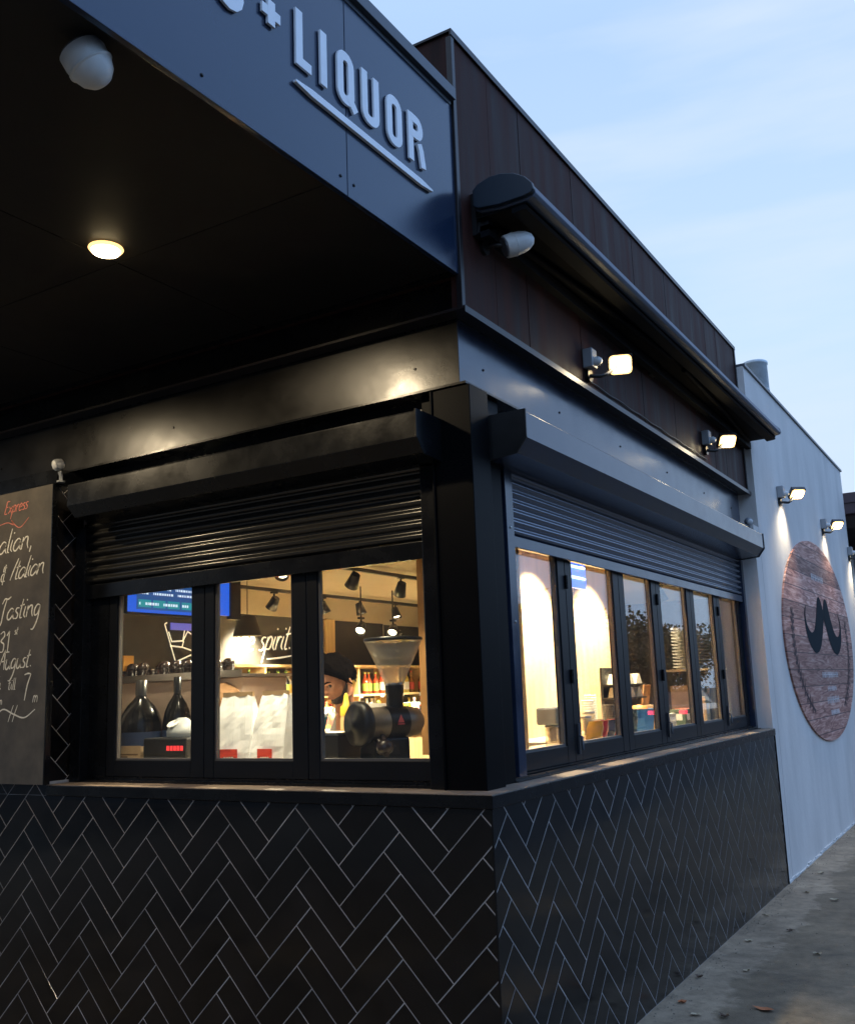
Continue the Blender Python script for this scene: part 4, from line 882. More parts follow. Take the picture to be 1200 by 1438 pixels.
# large dark bottles
def big_bottle(x, y_, h, r, label):
    t = thing('large_bottle', (x,y_,1.286), label, 'bottle', 'large dark bottles in the left pane'); z=1.286
    b = MB(); b.lathe((x,y_,z), [(r*.92,0),(r,.02),(r,h*.34),(r*.97,h*.46),(r*.84,h*.58),(r*.62,h*.68),(r*.36,h*.755),(r*.25,h*.79),(r*.22,h*.92)], Z, 24); b.build('glass_body', mat('dark_bottle', (.004,.0035,.003), .20, spec=.22), t)
    b = MB(); b.lathe((x,y_,z+h*.80), [(r*.255,0),(r*.255,h*.20),(r*.2,h*.205)], Z, 16); b.build('cap', dark_pl, t)
    b = MB(); b.lathe((x,y_,z+h*.16), [(r*1.006,0),(r*1.006,h*.20)], Z, 24); b.build('label', mat('blue_black_label', (.02,.04,.10), .5), t)
big_bottle(-2.545,.56,.45,.122,'largest dark bottle, leftmost in the left pane')
big_bottle(-2.36,.66,.46,.082,'second large dark bottle with a blue label, middle of the left pane')
big_bottle(-2.25,.84,.47,.082,'dark bottle behind the pale bag at the right of the left pane')
big_bottle(-2.76,.74,.45,.085,'dark bottle at the far left edge of the left pane, behind the largest one')
t = thing('dark_jar', (-2.66,.40,1.286), 'squat dark glass jar at the left pane edge in front of the largest bottle', 'jar')
b = MB(); b.lathe((-2.70,.46,1.2863), [(.085,0),(.10,.02),(.102,.13),(.085,.18),(.05,.205),(.048,.225)], Z, 24); b.build('jar_body', mat('dark_bottle', (.004,.0035,.003), .20, spec=.22), t)
b = MB(); b.lathe((-2.70,.46,1.5115), [(.052,0),(.052,.02),(.0,.022)], Z, 20); b.build('lid', dark_pl, t)
t = thing('cardboard_box', (-2.48,.42,1.286), 'open kraft cardboard box beneath the largest dark bottle', 'box')
b = MB(); b.box((-2.60,.38,1.2862),(-2.34,.42,1.375)); b.box((-2.60,.38,1.3752),(-2.34,.383,1.38)); b.build('box_side', mat('kraft', (.42,.30,.18), .7, var=.2), t)
b = MB(); b.box((-2.58,.378,1.33),(-2.36,.3795,1.338)); b.box((-2.50,.378,1.30),(-2.44,.3795,1.325)); b.build('print', mat('brown_print', (.15,.09,.05), .7), t)
t = thing('receipt_printer', (-2.2,.42,1.286), 'black receipt printer with small red lettering in the left pane', 'printer')
b = MB(); b.box((-2.30,.36,1.2862),(-1.98,.55,1.42)); b.build('body', dark_pl, t, bevel=.008)
b = MB(); b.box((-2.295,.355,1.30),(-1.985,.3595,1.307)); b.build('trim_line', steel, t)
b = MB()
for k in range(5): b.box((-2.12+.025*k,.3565,1.355),(-2.102+.025*k,.3595,1.38)); b.box((-2.116+.025*k,.3555,1.362),(-2.106+.025*k,.3564,1.373), 0)
b.build('red_lettering', led_r, t)
t = thing('plastic_bag', (-2.16,.5,1.42), 'crumpled pale grey plastic bag on top of the receipt printer', 'bag')
b = MB(); rings = []
for k in range(8):
    z = 1.422+.10*k/7; r = [.11,.12,.12,.11,.10,.085,.06,.03][k]; rings.append([Vector((-2.11+r*.70*math.cos(a)*(1+.15*noise.noise(Vector((math.cos(a)*3,math.sin(a)*3,k*.6)))), .46+r*.7*math.sin(a)*(1+.2*noise.noise(Vector((math.cos(a)*3,math.sin(a)*3,k+9)))), z)) for a in [2*math.pi*i/20 for i in range(20)]])
b.loft(rings); b.build('bag_body', mat('pale_plastic', (.30,.32,.34), .4), t)
b = MB(); b.lathe((-2.12,.405,1.49), [(.035,0),(.035,.006)], Vector((0,-.5,.8)), 16); b.build('paper_patch', white_pl, t)

# white paper bags
def paper_bag(x, y_, rz, w_, h, label, seed):
    t = thing('paper_bag', (x,y_,1.286), label, 'paper bag', 'white paper bags on the bench'); rr = random.Random(seed)
    b = MB(); rings = []; n = 28
    for k in range(13):
        q = k/12; ww = w_*(1-.27*q**1.6); dd = .075*(1-q**1.4)+.004; ring = []
        for i in range(n):
            a = i/n*4; s_i = int(a); f_ = a-s_i
            pt = [(-1+2*f_,-1),(1,-1+2*f_),(1-2*f_,1),(-1,1-2*f_)][s_i]
            gus = -.35*(1-abs(pt[1]))*(q > .15) if abs(pt[0]) > .999 else 0
            nz = noise.noise(Vector((pt[0]*2.0+seed,pt[1]*2,q*4)))*.007 + noise.noise(Vector((pt[0]*5+seed,pt[1]*3,q*9)))*.002
            px_ = (pt[0]*(1+gus*.25))*ww/2 + nz*.5; py_ = pt[1]*dd + nz
            v = Vector((px_, py_, 0)); v.rotate(Matrix.Rotation(rz, 3, 'Z')); ring.append(Vector((x, y_, 1.2865+h*q)) + v)
        rings.append(ring)
    b.loft(rings, smooth=False); o = b.build('bag_body', mat('white_paper', (.84,.84,.83), .7, var=.05), t)
    b = MB(); rb = []
    for (zz, w2) in ((h*.97, .33),(h*1.03,.335)):
        pass
    c, s = math.cos(rz), math.sin(rz)
    b.obox((x, y_, 1.2865+h*1.0), Vector((c,s,0)), Vector((-s,c,0)), Z, (w_*.37, .008, .012)); b.build('folded_top', mat('kraft_fold', (.45,.30,.15), .7), t)
    b = MB(); b.obox(Vector((x,y_,1.2865+.040)) + Vector((s*.083,-c*.083,0)) , Vector((c,s,0)), Vector((-s,c,0)), Z, (w_*.21,.001,.034)); lb = b.build('red_label', mat('red_label', (.62,.05,.03), .5), t)
    b = MB()
    for k in range(4): b.obox(Vector((x,y_,1.2865+.028)) + Vector((s*.0845,-c*.0845,0)) + Vector((c,s,0))*(-.024+.016*k), Vector((c,s,0)), Vector((-s,c,0)), Z, (.0055,.0006,.008))
    b.build('label_print', white_pl, lb)
paper_bag(-1.70,.45,R(6),.255,.345,'white paper bag with red label, left one of the pair in the middle pane',3)
paper_bag(-1.455,.46,R(-5),.245,.345,'white paper bag with red label, right one of the pair in the middle pane',8)
t = thing('paper_bread_bag', (-2.17,.85,1.4), 'crumpled brown paper parcel behind the left white paper bag', 'parcel')
b = MB(); rings = []
for k in range(9):
    a_ = k/8; r = .10*math.sin(math.pi*(.12+.8*a_))+.015
    rings.append([Vector((-2.33+.26*a_, .85+r*.9*math.cos(a)*(1+.3*noise.noise(Vector((math.cos(a)*2,k*.7,1)))), 1.60+.02*a_+r*.8*math.sin(a)*(1+.3*noise.noise(Vector((math.cos(a)*2,k*.7,4)))))) for a in [2*math.pi*i/14 for i in range(14)]])
b.loft(rings, smooth=False); b.build('parcel_body', mat('brown_paper', (.40,.22,.10), .7, var=.3), t)
t = thing('wicker_basket', (-2.17,.85,1.28), 'shallow orange wicker basket under the brown paper parcel', 'basket')
b = MB(); b.lathe((-2.17,.85,1.2862), [(.13,0),(.17,.22),(.18,.225),(.165,.215),(.12,.01)], Z, 20); b.build('basket_body', mat('wicker', (.50,.28,.10), .6, var=.4, vscale=30, bump=.5, bscale=60), t)
b = MB(); b.lathe((-2.17,.85,1.506), [(.172,0),(.185,.006),(.172,.014)], Z, 20); b.build('rim', pine, t)

# coffee grinder in the right pane
gr = thing('coffee_grinder', (-.85,.55,1.286), 'dark coffee grinder with a clear conical hopper in the right servery pane', 'coffee grinder')
gm = mat('grinder_grey', (.22,.175,.13), .38, metal=.5, var=.2)
GA = Vector((.375,.927,0)); GN = Vector((.927,-.375,0)); GS = Vector((-.916,.444,1.468)); NK = Vector((-.845,.62,0))
b = MB(); b.lathe(GS, [(.062,-.02),(.074,0),(.076,.10),(.076,.25),(.066,.31),(.040,.335),(0,.338)], GA, 28); b.build('motor_housing', gm, gr)
b = MB(); b.lathe(GS, [(.098,.012),(.106,-.004),(.104,-.034),(.088,-.048),(.030,-.050),(.028,-.056),(0,-.056)], GA, 32); b.build('front_cap', mat('grinder_black', (.010,.0095,.010), .38, spec=.3), gr)
b = MB(); b.lathe(GS, [(.0775,.12),(.0785,.13),(.0785,.22),(.0775,.23)], GA, 28); b.build('collar', mat('grinder_black', (.010,.0095,.010), .38, spec=.3), gr)
b = MB(); b.lathe(NK+Z*1.53, [(.042,0),(.042,.07),(.045,.075),(.046,.115)], Z, 24); b.build('hopper_neck', dark_pl, gr)
b = MB(); b.lathe(NK+Z*1.645, [(.046,0),(.060,.04),(.084,.09),(.138,.205),(.141,.212)], Z, 36); b.build('hopper', hopper_m, gr)
b = MB(); b.lathe(NK+Z*1.858, [(.143,0),(.146,.004),(.144,.016),(.05,.024),(0,.025)], Z, 36); b.build('hopper_lid', dark_pl, gr)
b = MB(); b.lathe(NK+Z*1.645, [(.048,0),(.050,.006),(.047,.012)], Z, 24); b.build('hopper_ring', steel, gr)
b = MB(); b.lathe(NK+Z*1.775, [(.094,0),(.117,.050)], Z, 32); b.build('beans_guard', mat('hopper_sleeve', (.66,.58,.45), .5), gr)
b = MB(); b.tube([(-.84,.50,1.41),(-.785,.44,1.385)], .012, 8); b.lathe((-.775,.42,1.36), [(.02,-.03),(.036,-.02),(.042,.0),(.036,.022),(.02,.032)], Z, 14); b.tube([(-.83,.45,1.39),(-.75,.40,1.33)], .014, 8); b.build('adjusting_knob', mat('knob_black', (.02,.012,.012), .3), gr)
b = MB(); b.obox((-.875,.57,1.342), GA, GN, Z, (.10,.07,.055)); b.build('pedestal', mat('grinder_black', (.010,.0095,.010), .38, spec=.3), gr, bevel=.01)
c_ = GS + GA*.17 + GN*.0795 + Z*.012; b = MB(); b.add([c_-GA*.020-Z*.012, c_+GA*.020-Z*.012, c_+Z*.026], [(0,1,2)]); b.obox(c_-Z*.019, GA, GN, Z, (.020,.001,.003)); b.build('red_badge', mat('badge_red', (.60,.10,.10), .5), gr)
t = thing('drip_box', (-1.1,.5,1.286), 'low black box with pale handwriting left of the grinder', 'box')
b = MB(); b.box((-1.25,.40,1.287),(-1.025,.66,1.42)); b.build('body', dark_pl, t, bevel=.004)
b = MB(); b.box((-1.26,.39,1.4205),(-1.02,.67,1.432)); b.build('lid', steel, t)
b = MB(); write(b, 'that is', -1.20, 1.375, .013, lambda u,v,d: (u,.3985-d,v), .0005, .0025, .2); b.build('lettering', chalk, t)
t = thing('sauce_bottle', (-1.24,.75,1.43), 'squeeze bottle with yellow tapered cap in front of the barista', 'bottle')
b = MB(); b.lathe((-1.235,.75,1.287), [(.030,0),(.032,.01),(.032,.20),(.028,.215)], Z, 16); b.build('bottle_body', mat('pale_orange', (.70,.42,.18), .4), t)
b = MB(); b.lathe((-1.235,.75,1.5025), [(.031,0),(.031,.045),(.018,.055),(.010,.105),(.004,.115)], Z, 16); b.build('cap', mat('yellow_cap', (.85,.50,.03), .4), t)
t = thing('teal_cup', (-1.2,.52,1.43), 'tilted teal takeaway cup with a white lid beside the grinder', 'cup')
b = MB(); ax = Vector((.25,-.15,.95)); b.lathe((-1.215,.50,1.4325), [(.024,0),(.036,.085)], ax, 20); b.build('cup_body', mat('teal', (.05,.20,.24), .5), t)
b = MB(); b.lathe(Vector((-1.215,.50,1.4325))+ax.normalized()*.085, [(.038,0),(.038,.01),(.03,.016)], ax, 20); b.build('lid', white_pl, t)

# goods behind the side windows
def jar(x, y_, h, r, label, n=1):
    t = thing('glass_jar', (x,y_,1.2862), label, 'jar', 'clear glass jars and tumblers on the side bench')
    b = MB(); b.lathe((x,y_,1.2863), [(r*.9,0),(r,.01),(r,h),(r*.96,h)], Z, 18); b.build('jar_glass', clear, t)
    b = MB(); b.lathe((x,y_,1.2863+h), [(r*1.03,0),(r*1.03,.008),(r*.9,.012)], Z, 18); b.build('rim', steel, t)
jar(-.40,1.48,.11,.05,'ribbed glass jar under the dark grey card box')
jar(-.45,1.10,.09,.032,'small glass tumbler at the corner of the first side pane')
jar(-.53,1.20,.08,.030,'small glass tumbler just behind the corner tumbler')
jar(-.60,1.30,.10,.032,'taller glass tumbler third from the shop corner')
jar(-.50,2.15,.13,.04,'tall glass jar left of the red packets'); jar(-.58,2.40,.15,.04,'tall glass jar behind the red packets'); jar(-.70,2.28,.16,.04,'rearmost glass jar in the second side pane')
t = thing('card_box', (-.4,1.5,1.41), 'dark grey card box resting on the ribbed glass jar', 'box')
b = MB(); b.obox((-.40,1.50,1.455), X, Y, Z, (.06,.115,.045)); b.build('box_body', mat('slate_card', (.12,.13,.14), .5, var=.3), t, bevel=.01)
b = MB(); b.tube([(-.339,1.44,1.43),(-.338,1.48,1.475)], .004, 6); b.build('pale_mark', white_pl, t)
for i, (y_, c, nm) in enumerate(((2.02,(.80,.45,.03),'yellow'),(2.10,(.70,.04,.04),'red'),(2.22,(.05,.06,.09),'navy'),(2.31,(.62,.06,.05),'scarlet and grey'))):
    t = thing('snack_packet', (-.40,y_,1.286), '%s snack packet standing on the side bench in the second pane' % nm, 'packet', 'snack packets')
    b = MB(); rings = []
    for k in range(7):
        q = k/6; dd = .030*math.sin(math.pi*min(.97, q*.9+.06))+.003; rings.append([Vector((-.40+.02*q+sx*(.045+.003*math.sin(k*2+i)), y_+sy*dd, 1.2863+.115*q)) for sx, sy in ((-1,-.6),(0,-1),(1,-.6),(1,.6),(0,1),(-1,.6))])
    b.loft(rings, smooth=True); b.build('packet_body', mat('packet_'+nm.split()[0], c, .3, coat=.3), t)
    b = MB(); b.box((-.356,y_-.012,1.33),(-.3545,y_+.012,1.365)); b.build('print', white_pl, t)
t = thing('blue_tub', (-.45,3.0,1.286), 'blue plastic tub on the side bench behind the third pane', 'tub')
b = MB(); b.lathe((-.47,3.02,1.2863), [(.09,0),(.11,.15),(.12,.155),(.105,.15),(.085,.01)], Z, 4, smooth=False); b.build('tub_body', mat('blue_plastic', (.05,.20,.50), .4), t)
b = MB(); b.lathe((-.47,3.02,1.425), [(.075,0),(.05,.035),(0,.045)], Z, 12); b.build('contents', mat('orange_fruit', (.75,.25,.05), .5), t)
for y_, lb in ((4.56,'timber chair back nearest the blue tub'),(4.92,'timber chair back farther along behind the third pane')):
    t = thing('wooden_chair', (-1.2,y_,0), lb, 'chair', 'curved timber chairs behind the side bench')
    cx = -.95; wd_ = mat('chair_timber', (.55,.26,.09), .4, var=.2, vscale=5)
    rings = []
    b = MB(); P = []
    for k in range(9):
        a = -.6+1.2*k/8; P.append((math.sin(a)*.24, .05*math.cos(a*1.3)))
    rows = []
    for zz, kx in ((1.32,.0),(1.45,-.02),(1.60,-.045)):
        rows.append([Vector((cx-kx-p[1]*1.0, y_+p[0]*.6, zz)) for p in P])
    b.loft(rows, closed=False); ob = b.build('backrest', wd_, t); m_ = ob.modifiers.new('thick', 'SOLIDIFY'); m_.thickness = .015
    b = MB(); b.lathe((cx-.25,y_,.78+.0), [(.17,0),(.18,.02),(.16,.035)], Z, 20); b.build('seat', wd_, t)
    for dx, dy in ((-.12,-.12),(.12,-.12),(-.12,.12),(.12,.12)):
        b = MB(); b.tube([(cx-.25+dx,y_+dy,.80),(cx-.25+dx*1.5,y_+dy*1.5,.004)], .014, 8); b.build('leg', wd_, t)
    b = MB(); b.tube([(cx-.10,y_-.06,.80),(cx-.02,y_-.07,1.34)], .013, 8); b.tube([(cx-.10,y_+.06,.80),(cx-.02,y_+.07,1.34)], .013, 8); b.build('back_frame', wd_, t)
# bags on a shelf beyond the plywood
t = thing('goods_shelf', (-.86,3.9,1.286), 'narrow shelf of folded white paper bags past the plywood wall', 'shelf')
b = MB()
for z in (1.50,1.60): b.box((-.98,3.68,z),(-.76,4.04,z+.012))
b.box((-.995,3.68,1.2863),(-.9805,4.04,1.74)); b.build('shelf_board', dark_pl, t)
for i, (z, y_) in enumerate(((1.512,3.77),(1.512,3.94),(1.612,3.77),(1.612,3.94))):
    b = MB(); b.prism([(-.07,0),(.07,0),(.02,.075),(-.02,.075)], lambda u,v,d,y_=y_,z=z: (-.87+d,y_+u,z+.0005+v), -.08, .09); tag(b.build('folded_bag', mat('warm_white_paper', (.75,.66,.50), .7), loc=(-.87,y_,z)), 'folded white paper bag, %s on the %s board of the narrow shelf' % (('near one','far one')[i % 2], ('lower','upper')[i//2]), 'paper bag', 'folded bags on the narrow shelf')
# plates and kraft box
t = thing('plate_rack', (-.62,4.85,1.286), 'metal stand holding the stack of plates behind the fifth side pane', 'stand')
b = MB(); b.box((-.85,4.55,1.70),(-.40,5.12,1.715)); b.build('top_board', bench_m, t)
for x, y_ in ((-.83,4.57),(-.42,4.57),(-.83,5.1),(-.42,5.1)):
    b = MB(); b.box((x-.01,y_-.01,1.2862),(x+.01,y_+.01,1.6995)); b.build('leg', dark_pl, t)
pm = mat('plate_cream', (.45,.42,.36), .3); pb = None
for k in range(13):
    b = MB(); z = 1.7155+.027*k
    if pb is None:
        b.lathe((0,0,0), [(.07,0),(.08,.004),(.15,.020),(.155,.0255),(.145,.018),(.075,.010),(0,.009)], Z, 28); pb = b.build('plate', pm, loc=(0,0,0)); o = pb
    else: o = pb.copy(); col.objects.link(o)
    o.location = (-.62,4.83,z); tag(o, 'cream plate in the tall stack behind the fifth side pane', 'plate', 'stacked cream plates')
t = thing('kraft_carton', (-.6,4.8,1.286), 'brown kraft carton standing under the stack of plates', 'carton')
b = MB(); b.box((-.76,4.64,1.2863),(-.50,4.98,1.58)); b.build('carton_body', mat('kraft', (.42,.30,.18), .7), t)
b = MB(); b.box((-.4995,4.70,1.36),(-.498,4.90,1.364)); b.build('flap_line', mat('brown_print', (.15,.09,.05), .7), t)

# ------------------------------------------------------------------ the barista, bent over the counter
def person():
    t = thing('person', (-1.45, 1.35, 0), 'bearded barista with dark swept hair in a grey shirt, head bowed over the coffee counter', 'person')
    skin = mat('skin', (.30, .135, .075), .5, spec=.3, var=.25, vscale=22, bump=.15, bscale=60); shirt = mat('grey_shirt', (.22, .205, .18), .85, var=.15, vscale=20, bump=.3, bscale=40); tro = mat('dark_trousers', (.02, .02, .025), .8)
    hair = mat('black_hair', (.0035, .0028, .0025), .8, spec=.0, var=.4, vscale=60, bump=.6, bscale=90); beard = mat('beard', (.020, .012, .010), .7, var=.4, vscale=90, bump=.5, bscale=120)
    org = Vector((-1.45, 1.35, 0))
    face = Vector((-.55, -.83, 0)).normalized(); side = Vector((face.y*-1, face.x, 0)); side = face.cross(Z).normalized()   # side = his right
    def P(f_, s_, z): return Vector((-1.40, 1.36, 0)) + face*f_ + side*s_ + Z*z
    # skeleton: name -> (pos, radius)
    J = {'pel': (P(0,0,.98), .13), 'waist': (P(.02,0,1.10), .125), 'chest': (P(.12,0,1.33), .145), 'neckb': (P(.21,0,1.475), .075), 'neck': (P(.255,0,1.535), .058)}
    E_ = [('pel','waist'),('waist','chest'),('chest','neckb'),('neckb','neck')]
    for sg_, n in ((1,'r'),(-1,'l')):
        J['sh'+n] = (P(.17, .19*sg_, 1.495), .062); J['el'+n] = (P(.27, .27*sg_, 1.21), .045); J['wr'+n] = (P(.45, .14*sg_, 1.32), .028)
        J['pa'+n] = (P(.50, .12*sg_, 1.315), .030)
        J['hip'+n] = (P(0, .10*sg_, .92), .095); J['kn'+n] = (P(.03, .11*sg_, .50), .058); J['an'+n] = (P(-.03, .11*sg_, .09), .042); J['toe'+n] = (P(.15, .13*sg_, .04), .035)
        E_ += [('neckb','sh'+n),('sh'+n,'el'+n),('el'+n,'wr'+n),('wr'+n,'pa'+n),('pel','hip'+n),('hip'+n,'kn'+n),('kn'+n,'an'+n),('an'+n,'toe'+n)]
        for k, (o_, ln_) in enumerate(((-.030,.040),(-.010,.050),(.010,.046),(.028,.036))):
            J['f%s%d' % (n, k)] = (P(.53, (.12+o_)*sg_, 1.312), .0095); J['g%s%d' % (n, k)] = (P(.53+ln_*.6, (.12+o_*1.15)*sg_, 1.300), .0085); J['h%s%d' % (n, k)] = (P(.53+ln_*.85, (.12+o_*1.15)*sg_, 1.292), .0075)
            E_ += [('pa'+n, 'f%s%d' % (n, k)), ('f%s%d' % (n, k), 'g%s%d' % (n, k)), ('g%s%d' % (n, k), 'h%s%d' % (n, k))]
        J['t'+n] = (P(.495, (.12-.040)*sg_, 1.305), .010); J['u'+n] = (P(.525, (.12-.058)*sg_, 1.298), .009); E_ += [('pa'+n, 't'+n), ('t'+n, 'u'+n)]
    def skinned(name, joints, m, grow=0, root='pel', sub=2, par=None, rad={}):
        ks = [k for k in J if k in joints]; me = bpy.data.meshes.new(name)
        me.from_pydata([tuple(J[k][0]-org) for k in ks], [(ks.index(a), ks.index(b_)) for a, b_ in E_ if a in ks and b_ in ks], []); me.materials.append(m)
        o = bpy.data.objects.new(name, me); col.objects.link(o); o.parent = par; OFF[o.name] = org
        sk = o.modifiers.new('skin', 'SKIN'); sk.use_smooth_shade = True
        for i, k in enumerate(ks):
            r = rad.get(k, J[k][1]+grow); wide = 1.35 if k in ('chest','waist','pel') else 1
            me.skin_vertices[0].data[i].radius = (r*wide, r); me.skin_vertices[0].data[i].use_root = (k == root)
        ss = o.modifiers.new('sub', 'SUBSURF'); ss.levels = sub; ss.render_levels = sub
        return o
    body = skinned('body', set(J), skin, par=t)
    sh_ = skinned('shirt', {'pel','waist','chest','neckb','shr','elr','wrr','shl','ell','wrl','hipr','hipl'}, shirt, .014, par=t, rad={'neckb': .098, 'hipr': .10, 'hipl': .10})
    skinned('trousers', {'pel','hipr','knr','anr','hipl','knl','anl'}, tro, .012, par=t)
    for n in 'rl':
        b = MB(); c = J['an'+n][0]; to = J['toe'+n][0]; d = (to-c); d.z = 0; d.normalize(); s_ = d.cross(Z)
        rings = []
        for q, w_, h_ in ((-.06,.035,.05),(-.02,.042,.10),(.06,.045,.09),(.14,.048,.06),(.20,.035,.045),(.225,.015,.03)):
            cc = Vector((c.x, c.y, 0)) + d*q; rings.append([cc + s_*(w_*math.cos(a)) + Z*(.002+h_*(.5+.5*math.sin(a))) for a in [2*math.pi*i/12 for i in range(12)]])
        b.loft(rings); b.build('shoe', dark_pl, t)
    # head: sculpted ellipsoid turned down and to his left
    hc = Vector((-1.465, .98, 1.690)); f0 = Vector((-.24, -.84, -.46)).normalized(); r0 = f0.cross(Z).normalized(); u0 = r0.cross(f0)
    def hp_(th, ph, off=0):     # th around (0 = face), ph up
        cx, sx, cz, sz = math.cos(th), math.sin(th), math.cos(ph), math.sin(ph)
        x, y, z = sx*cz, cx*cz, sz
        fx = .096 if y > 0 else .102; px_, py_, pz_ = x*.077, y*fx, z*.120
        if z < 0:
            k = -z; px_ *= 1-.30*k**1.2; py_ = py_*(1-.12*k) + .016*k*(1 if y > -.2 else 0)
            if y < 0: py_ *= 1-.35*k; pz_ *= (1-.25*k*abs(y))
        if y > .2:
            def bmp(a, b_, sa, sb): return math.exp(-((x-a)/sa)**2-((z-b_)/sb)**2)
            py_ += .026*bmp(0,-.22,.13,.16) + .012*bmp(0,.0,.10,.22) + .007*bmp(0,-.50,.25,.09) + .006*bmp(0,.22,.5,.08) + .010*bmp(0,-.80,.28,.16)
            py_ -= .014*(bmp(.36,.06,.2,.10)+bmp(-.36,.06,.2,.10)) + .006*bmp(0,-.42,.3,.05) + .004*bmp(0,-.60,.3,.05)
        v = Vector((px_, py_, pz_)); v += v.normalized()*off
        return hc + r0*v.x + f0*v.y + u0*v.z
    b = MB(); nt, npz = 56, 40
    rings = [[hp_(2*math.pi*i/nt, -math.pi/2+.02+(math.pi-.04)*k/npz) for i in range(nt)] for k in range(npz+1)]; b.loft(rings)
    for sg_ in (1, -1):        # ears
        c = hc + r0*(.076*sg_) - f0*.006 - u0*.008; rings = []
        for k in range(7):
            q = k/6; rr_ = [.012,.020,.026,.028,.025,.016,.004][k]; rings.append([c + r0*sg_*(-.006+.018*q) - f0*(.004+.010*q) + (f0*math.cos(a)*.62 + u0*(math.sin(a)*1.15))*rr_*(1.0) for a in [2*math.pi*i/14 for i in range(14)]])
        b.loft(rings)
    b.tube([hc - u0*.07 - f0*.02, J['neck'][0], J['neckb'][0]], [.050,.052,.060], 16)
    hd = b.build('head', skin, t)
    for sg_ in (1, -1):
        b = MB(); b.lathe(hc + r0*(.031*sg_) + f0*.073 + u0*.006, [(.002,.012),(.009,.009),(.0115,.003),(.0115,-.003)], f0, 12); b.build('eye', mat('eye_dark', (.03,.02,.015), .3), hd)
        b = MB(); b.tube([hc + r0*(.014*sg_) + f0*.094 + u0*.026, hc + r0*(.032*sg_) + f0*.090 + u0*.032, hc + r0*(.050*sg_) + f0*.076 + u0*.026], [.004,.005,.002], 6); b.build('eyebrow', hair, hd)
    b = MB(); b.tube([hc + r0*.022 + f0*.084 - u0*.064, hc + f0*.098 - u0*.062, hc - r0*.022 + f0*.084 - u0*.064], [.002,.005,.002], 6); b.build('lips', mat('lips', (.32,.12,.09), .5), hd)
    # hair: a swept-back quiff, beard along the jaw
    b = MB(); rings = []
    for k in range(21):
        ph = R(2 + 88*k/20*.995); ring = []
        for i in range(64):
            th = 2*math.pi*i/64; fr = max(0, math.cos(th))
            lo = R(40)*fr**.7 + R(-12)*(1-fr)
            p_ = lo + (math.pi/2-.01-lo)*k/20
            o_ = .004 + .010*min(1, k/4) + .030*math.exp(-((p_-R(52))/R(26))**2)*fr**1.2 + .014*max(0, math.sin(p_)) + .016*abs(noise.noise(Vector((math.sin(th)*7, math.cos(th)*3, p_*4)))) + .012*abs(noise.noise(Vector((math.sin(th)*19, math.cos(th)*9, p_*11)))) + .014*fr
            if k == 0: o_ = -.004
            ring.append(hp_(th, p_, o_))
        rings.append(ring)
    b.loft(rings); hr = random.Random(8)
    for q in range(260):       # loose locks swept back over the crown and sides
        th = hr.uniform(-math.pi, math.pi); fr = max(0, math.cos(th)); lo = R(40)*fr**.7 + R(-12)*(1-fr); p_ = lo + (math.pi/2-lo)*hr.uniform(.0, .85)
        o0 = .012 + .026*math.exp(-((p_-R(52))/R(26))**2)*fr**1.2; dth = hr.uniform(-.25, .25); dp = R(hr.uniform(10, 30)) if fr > .2 else R(hr.uniform(-18, 8))
        b.tube([hp_(th, p_, o0*.4), hp_(th+dth*.5, p_+dp*.5, o0+hr.uniform(.004, .014)), hp_(th+dth, p_+dp, o0+hr.uniform(.002, .022))], [.005, .005, .0012], 5)
    b.build('hair', hair, hd)
    b = MB(); rows = []
    for k in range(15):
        q = k/14; row = []
        for i in range(41):
            th = R(-98+196*i/40); top = R(-33) - R(4)*math.cos(th*1.6) if abs(th) < R(60) else R(-33)+R(40)*((abs(th)-R(60))/R(38))
            p_ = top + (R(-84)-top)*q
            e_ = math.sin(math.pi*min(1, max(0, q*1.1)))**.5 * (1 if abs(th) < R(92) else .3)
            mouth = math.exp(-((th)/.26)**2-((p_-R(-33))/.07)**2)
            row.append(hp_(th, p_, -.003 + .013*e_ - .012*mouth))
        rows.append(row)
    b.loft(rows, closed=False); b.build('beard', beard, hd)
person()

# ------------------------------------------------------------------ leaves on the footpath
rr = random.Random(12)
tones = (('orange brown', (.42,.14,.05)), ('pale tan', (.42,.34,.22)), ('dark brown', (.10,.06,.04)))
spots = [(.50,1.80,0,.05),(.26,2.42,1,.025),(.12,3.05,1,.03),(.08,3.75,1,.03),(.30,3.4,2,.03),(.55,2.9,1,.03),(.72,3.6,2,.04),(.42,4.4,1,.035),(.18,4.6,1,.03),(.62,4.9,1,.03),(.10,1.75,0,.03),(.22,1.60,1,.03),(.35,1.62,2,.03),(.15,5.4,1,.04),(.55,5.9,1,.04),(.30,6.6,2,.04),(.9,4.4,1,.03),(.06,2.2,2,.025)]
for i, (x, y, tn, sz) in enumerate(spots):
    a0 = rr.uniform(0, 6.28); b = MB(); n = 9; P_ = []
    for k in range(n):
        a = 2*math.pi*k/n; r = sz*(.55+.45*rr.random())*(1.6 if k == 0 else 1)
        P_.append((x+r*math.cos(a+a0), y+r*.75*math.sin(a+a0), .006+.012*rr.random()))
    b.add([(x, y, .004)] + P_, [(0, k+1, (k+1) % n+1) for k in range(n)])
    nm, c = tones[tn]
    where = ('largest one, nearest the viewer', 'by the tile base near the picture bottom')[0] if i == 0 else ('%s of the kerb strip' % ('on the wall side' if x < .3 else 'on the street side'))
    tag(b.build('fallen_leaf', mat('leaf_'+nm.replace(' ','_'), c, .8, var=.3), loc=(x,y,.004)), '%s curled leaf lying on the footpath, %s' % (nm, where), 'leaf', 'fallen leaves')

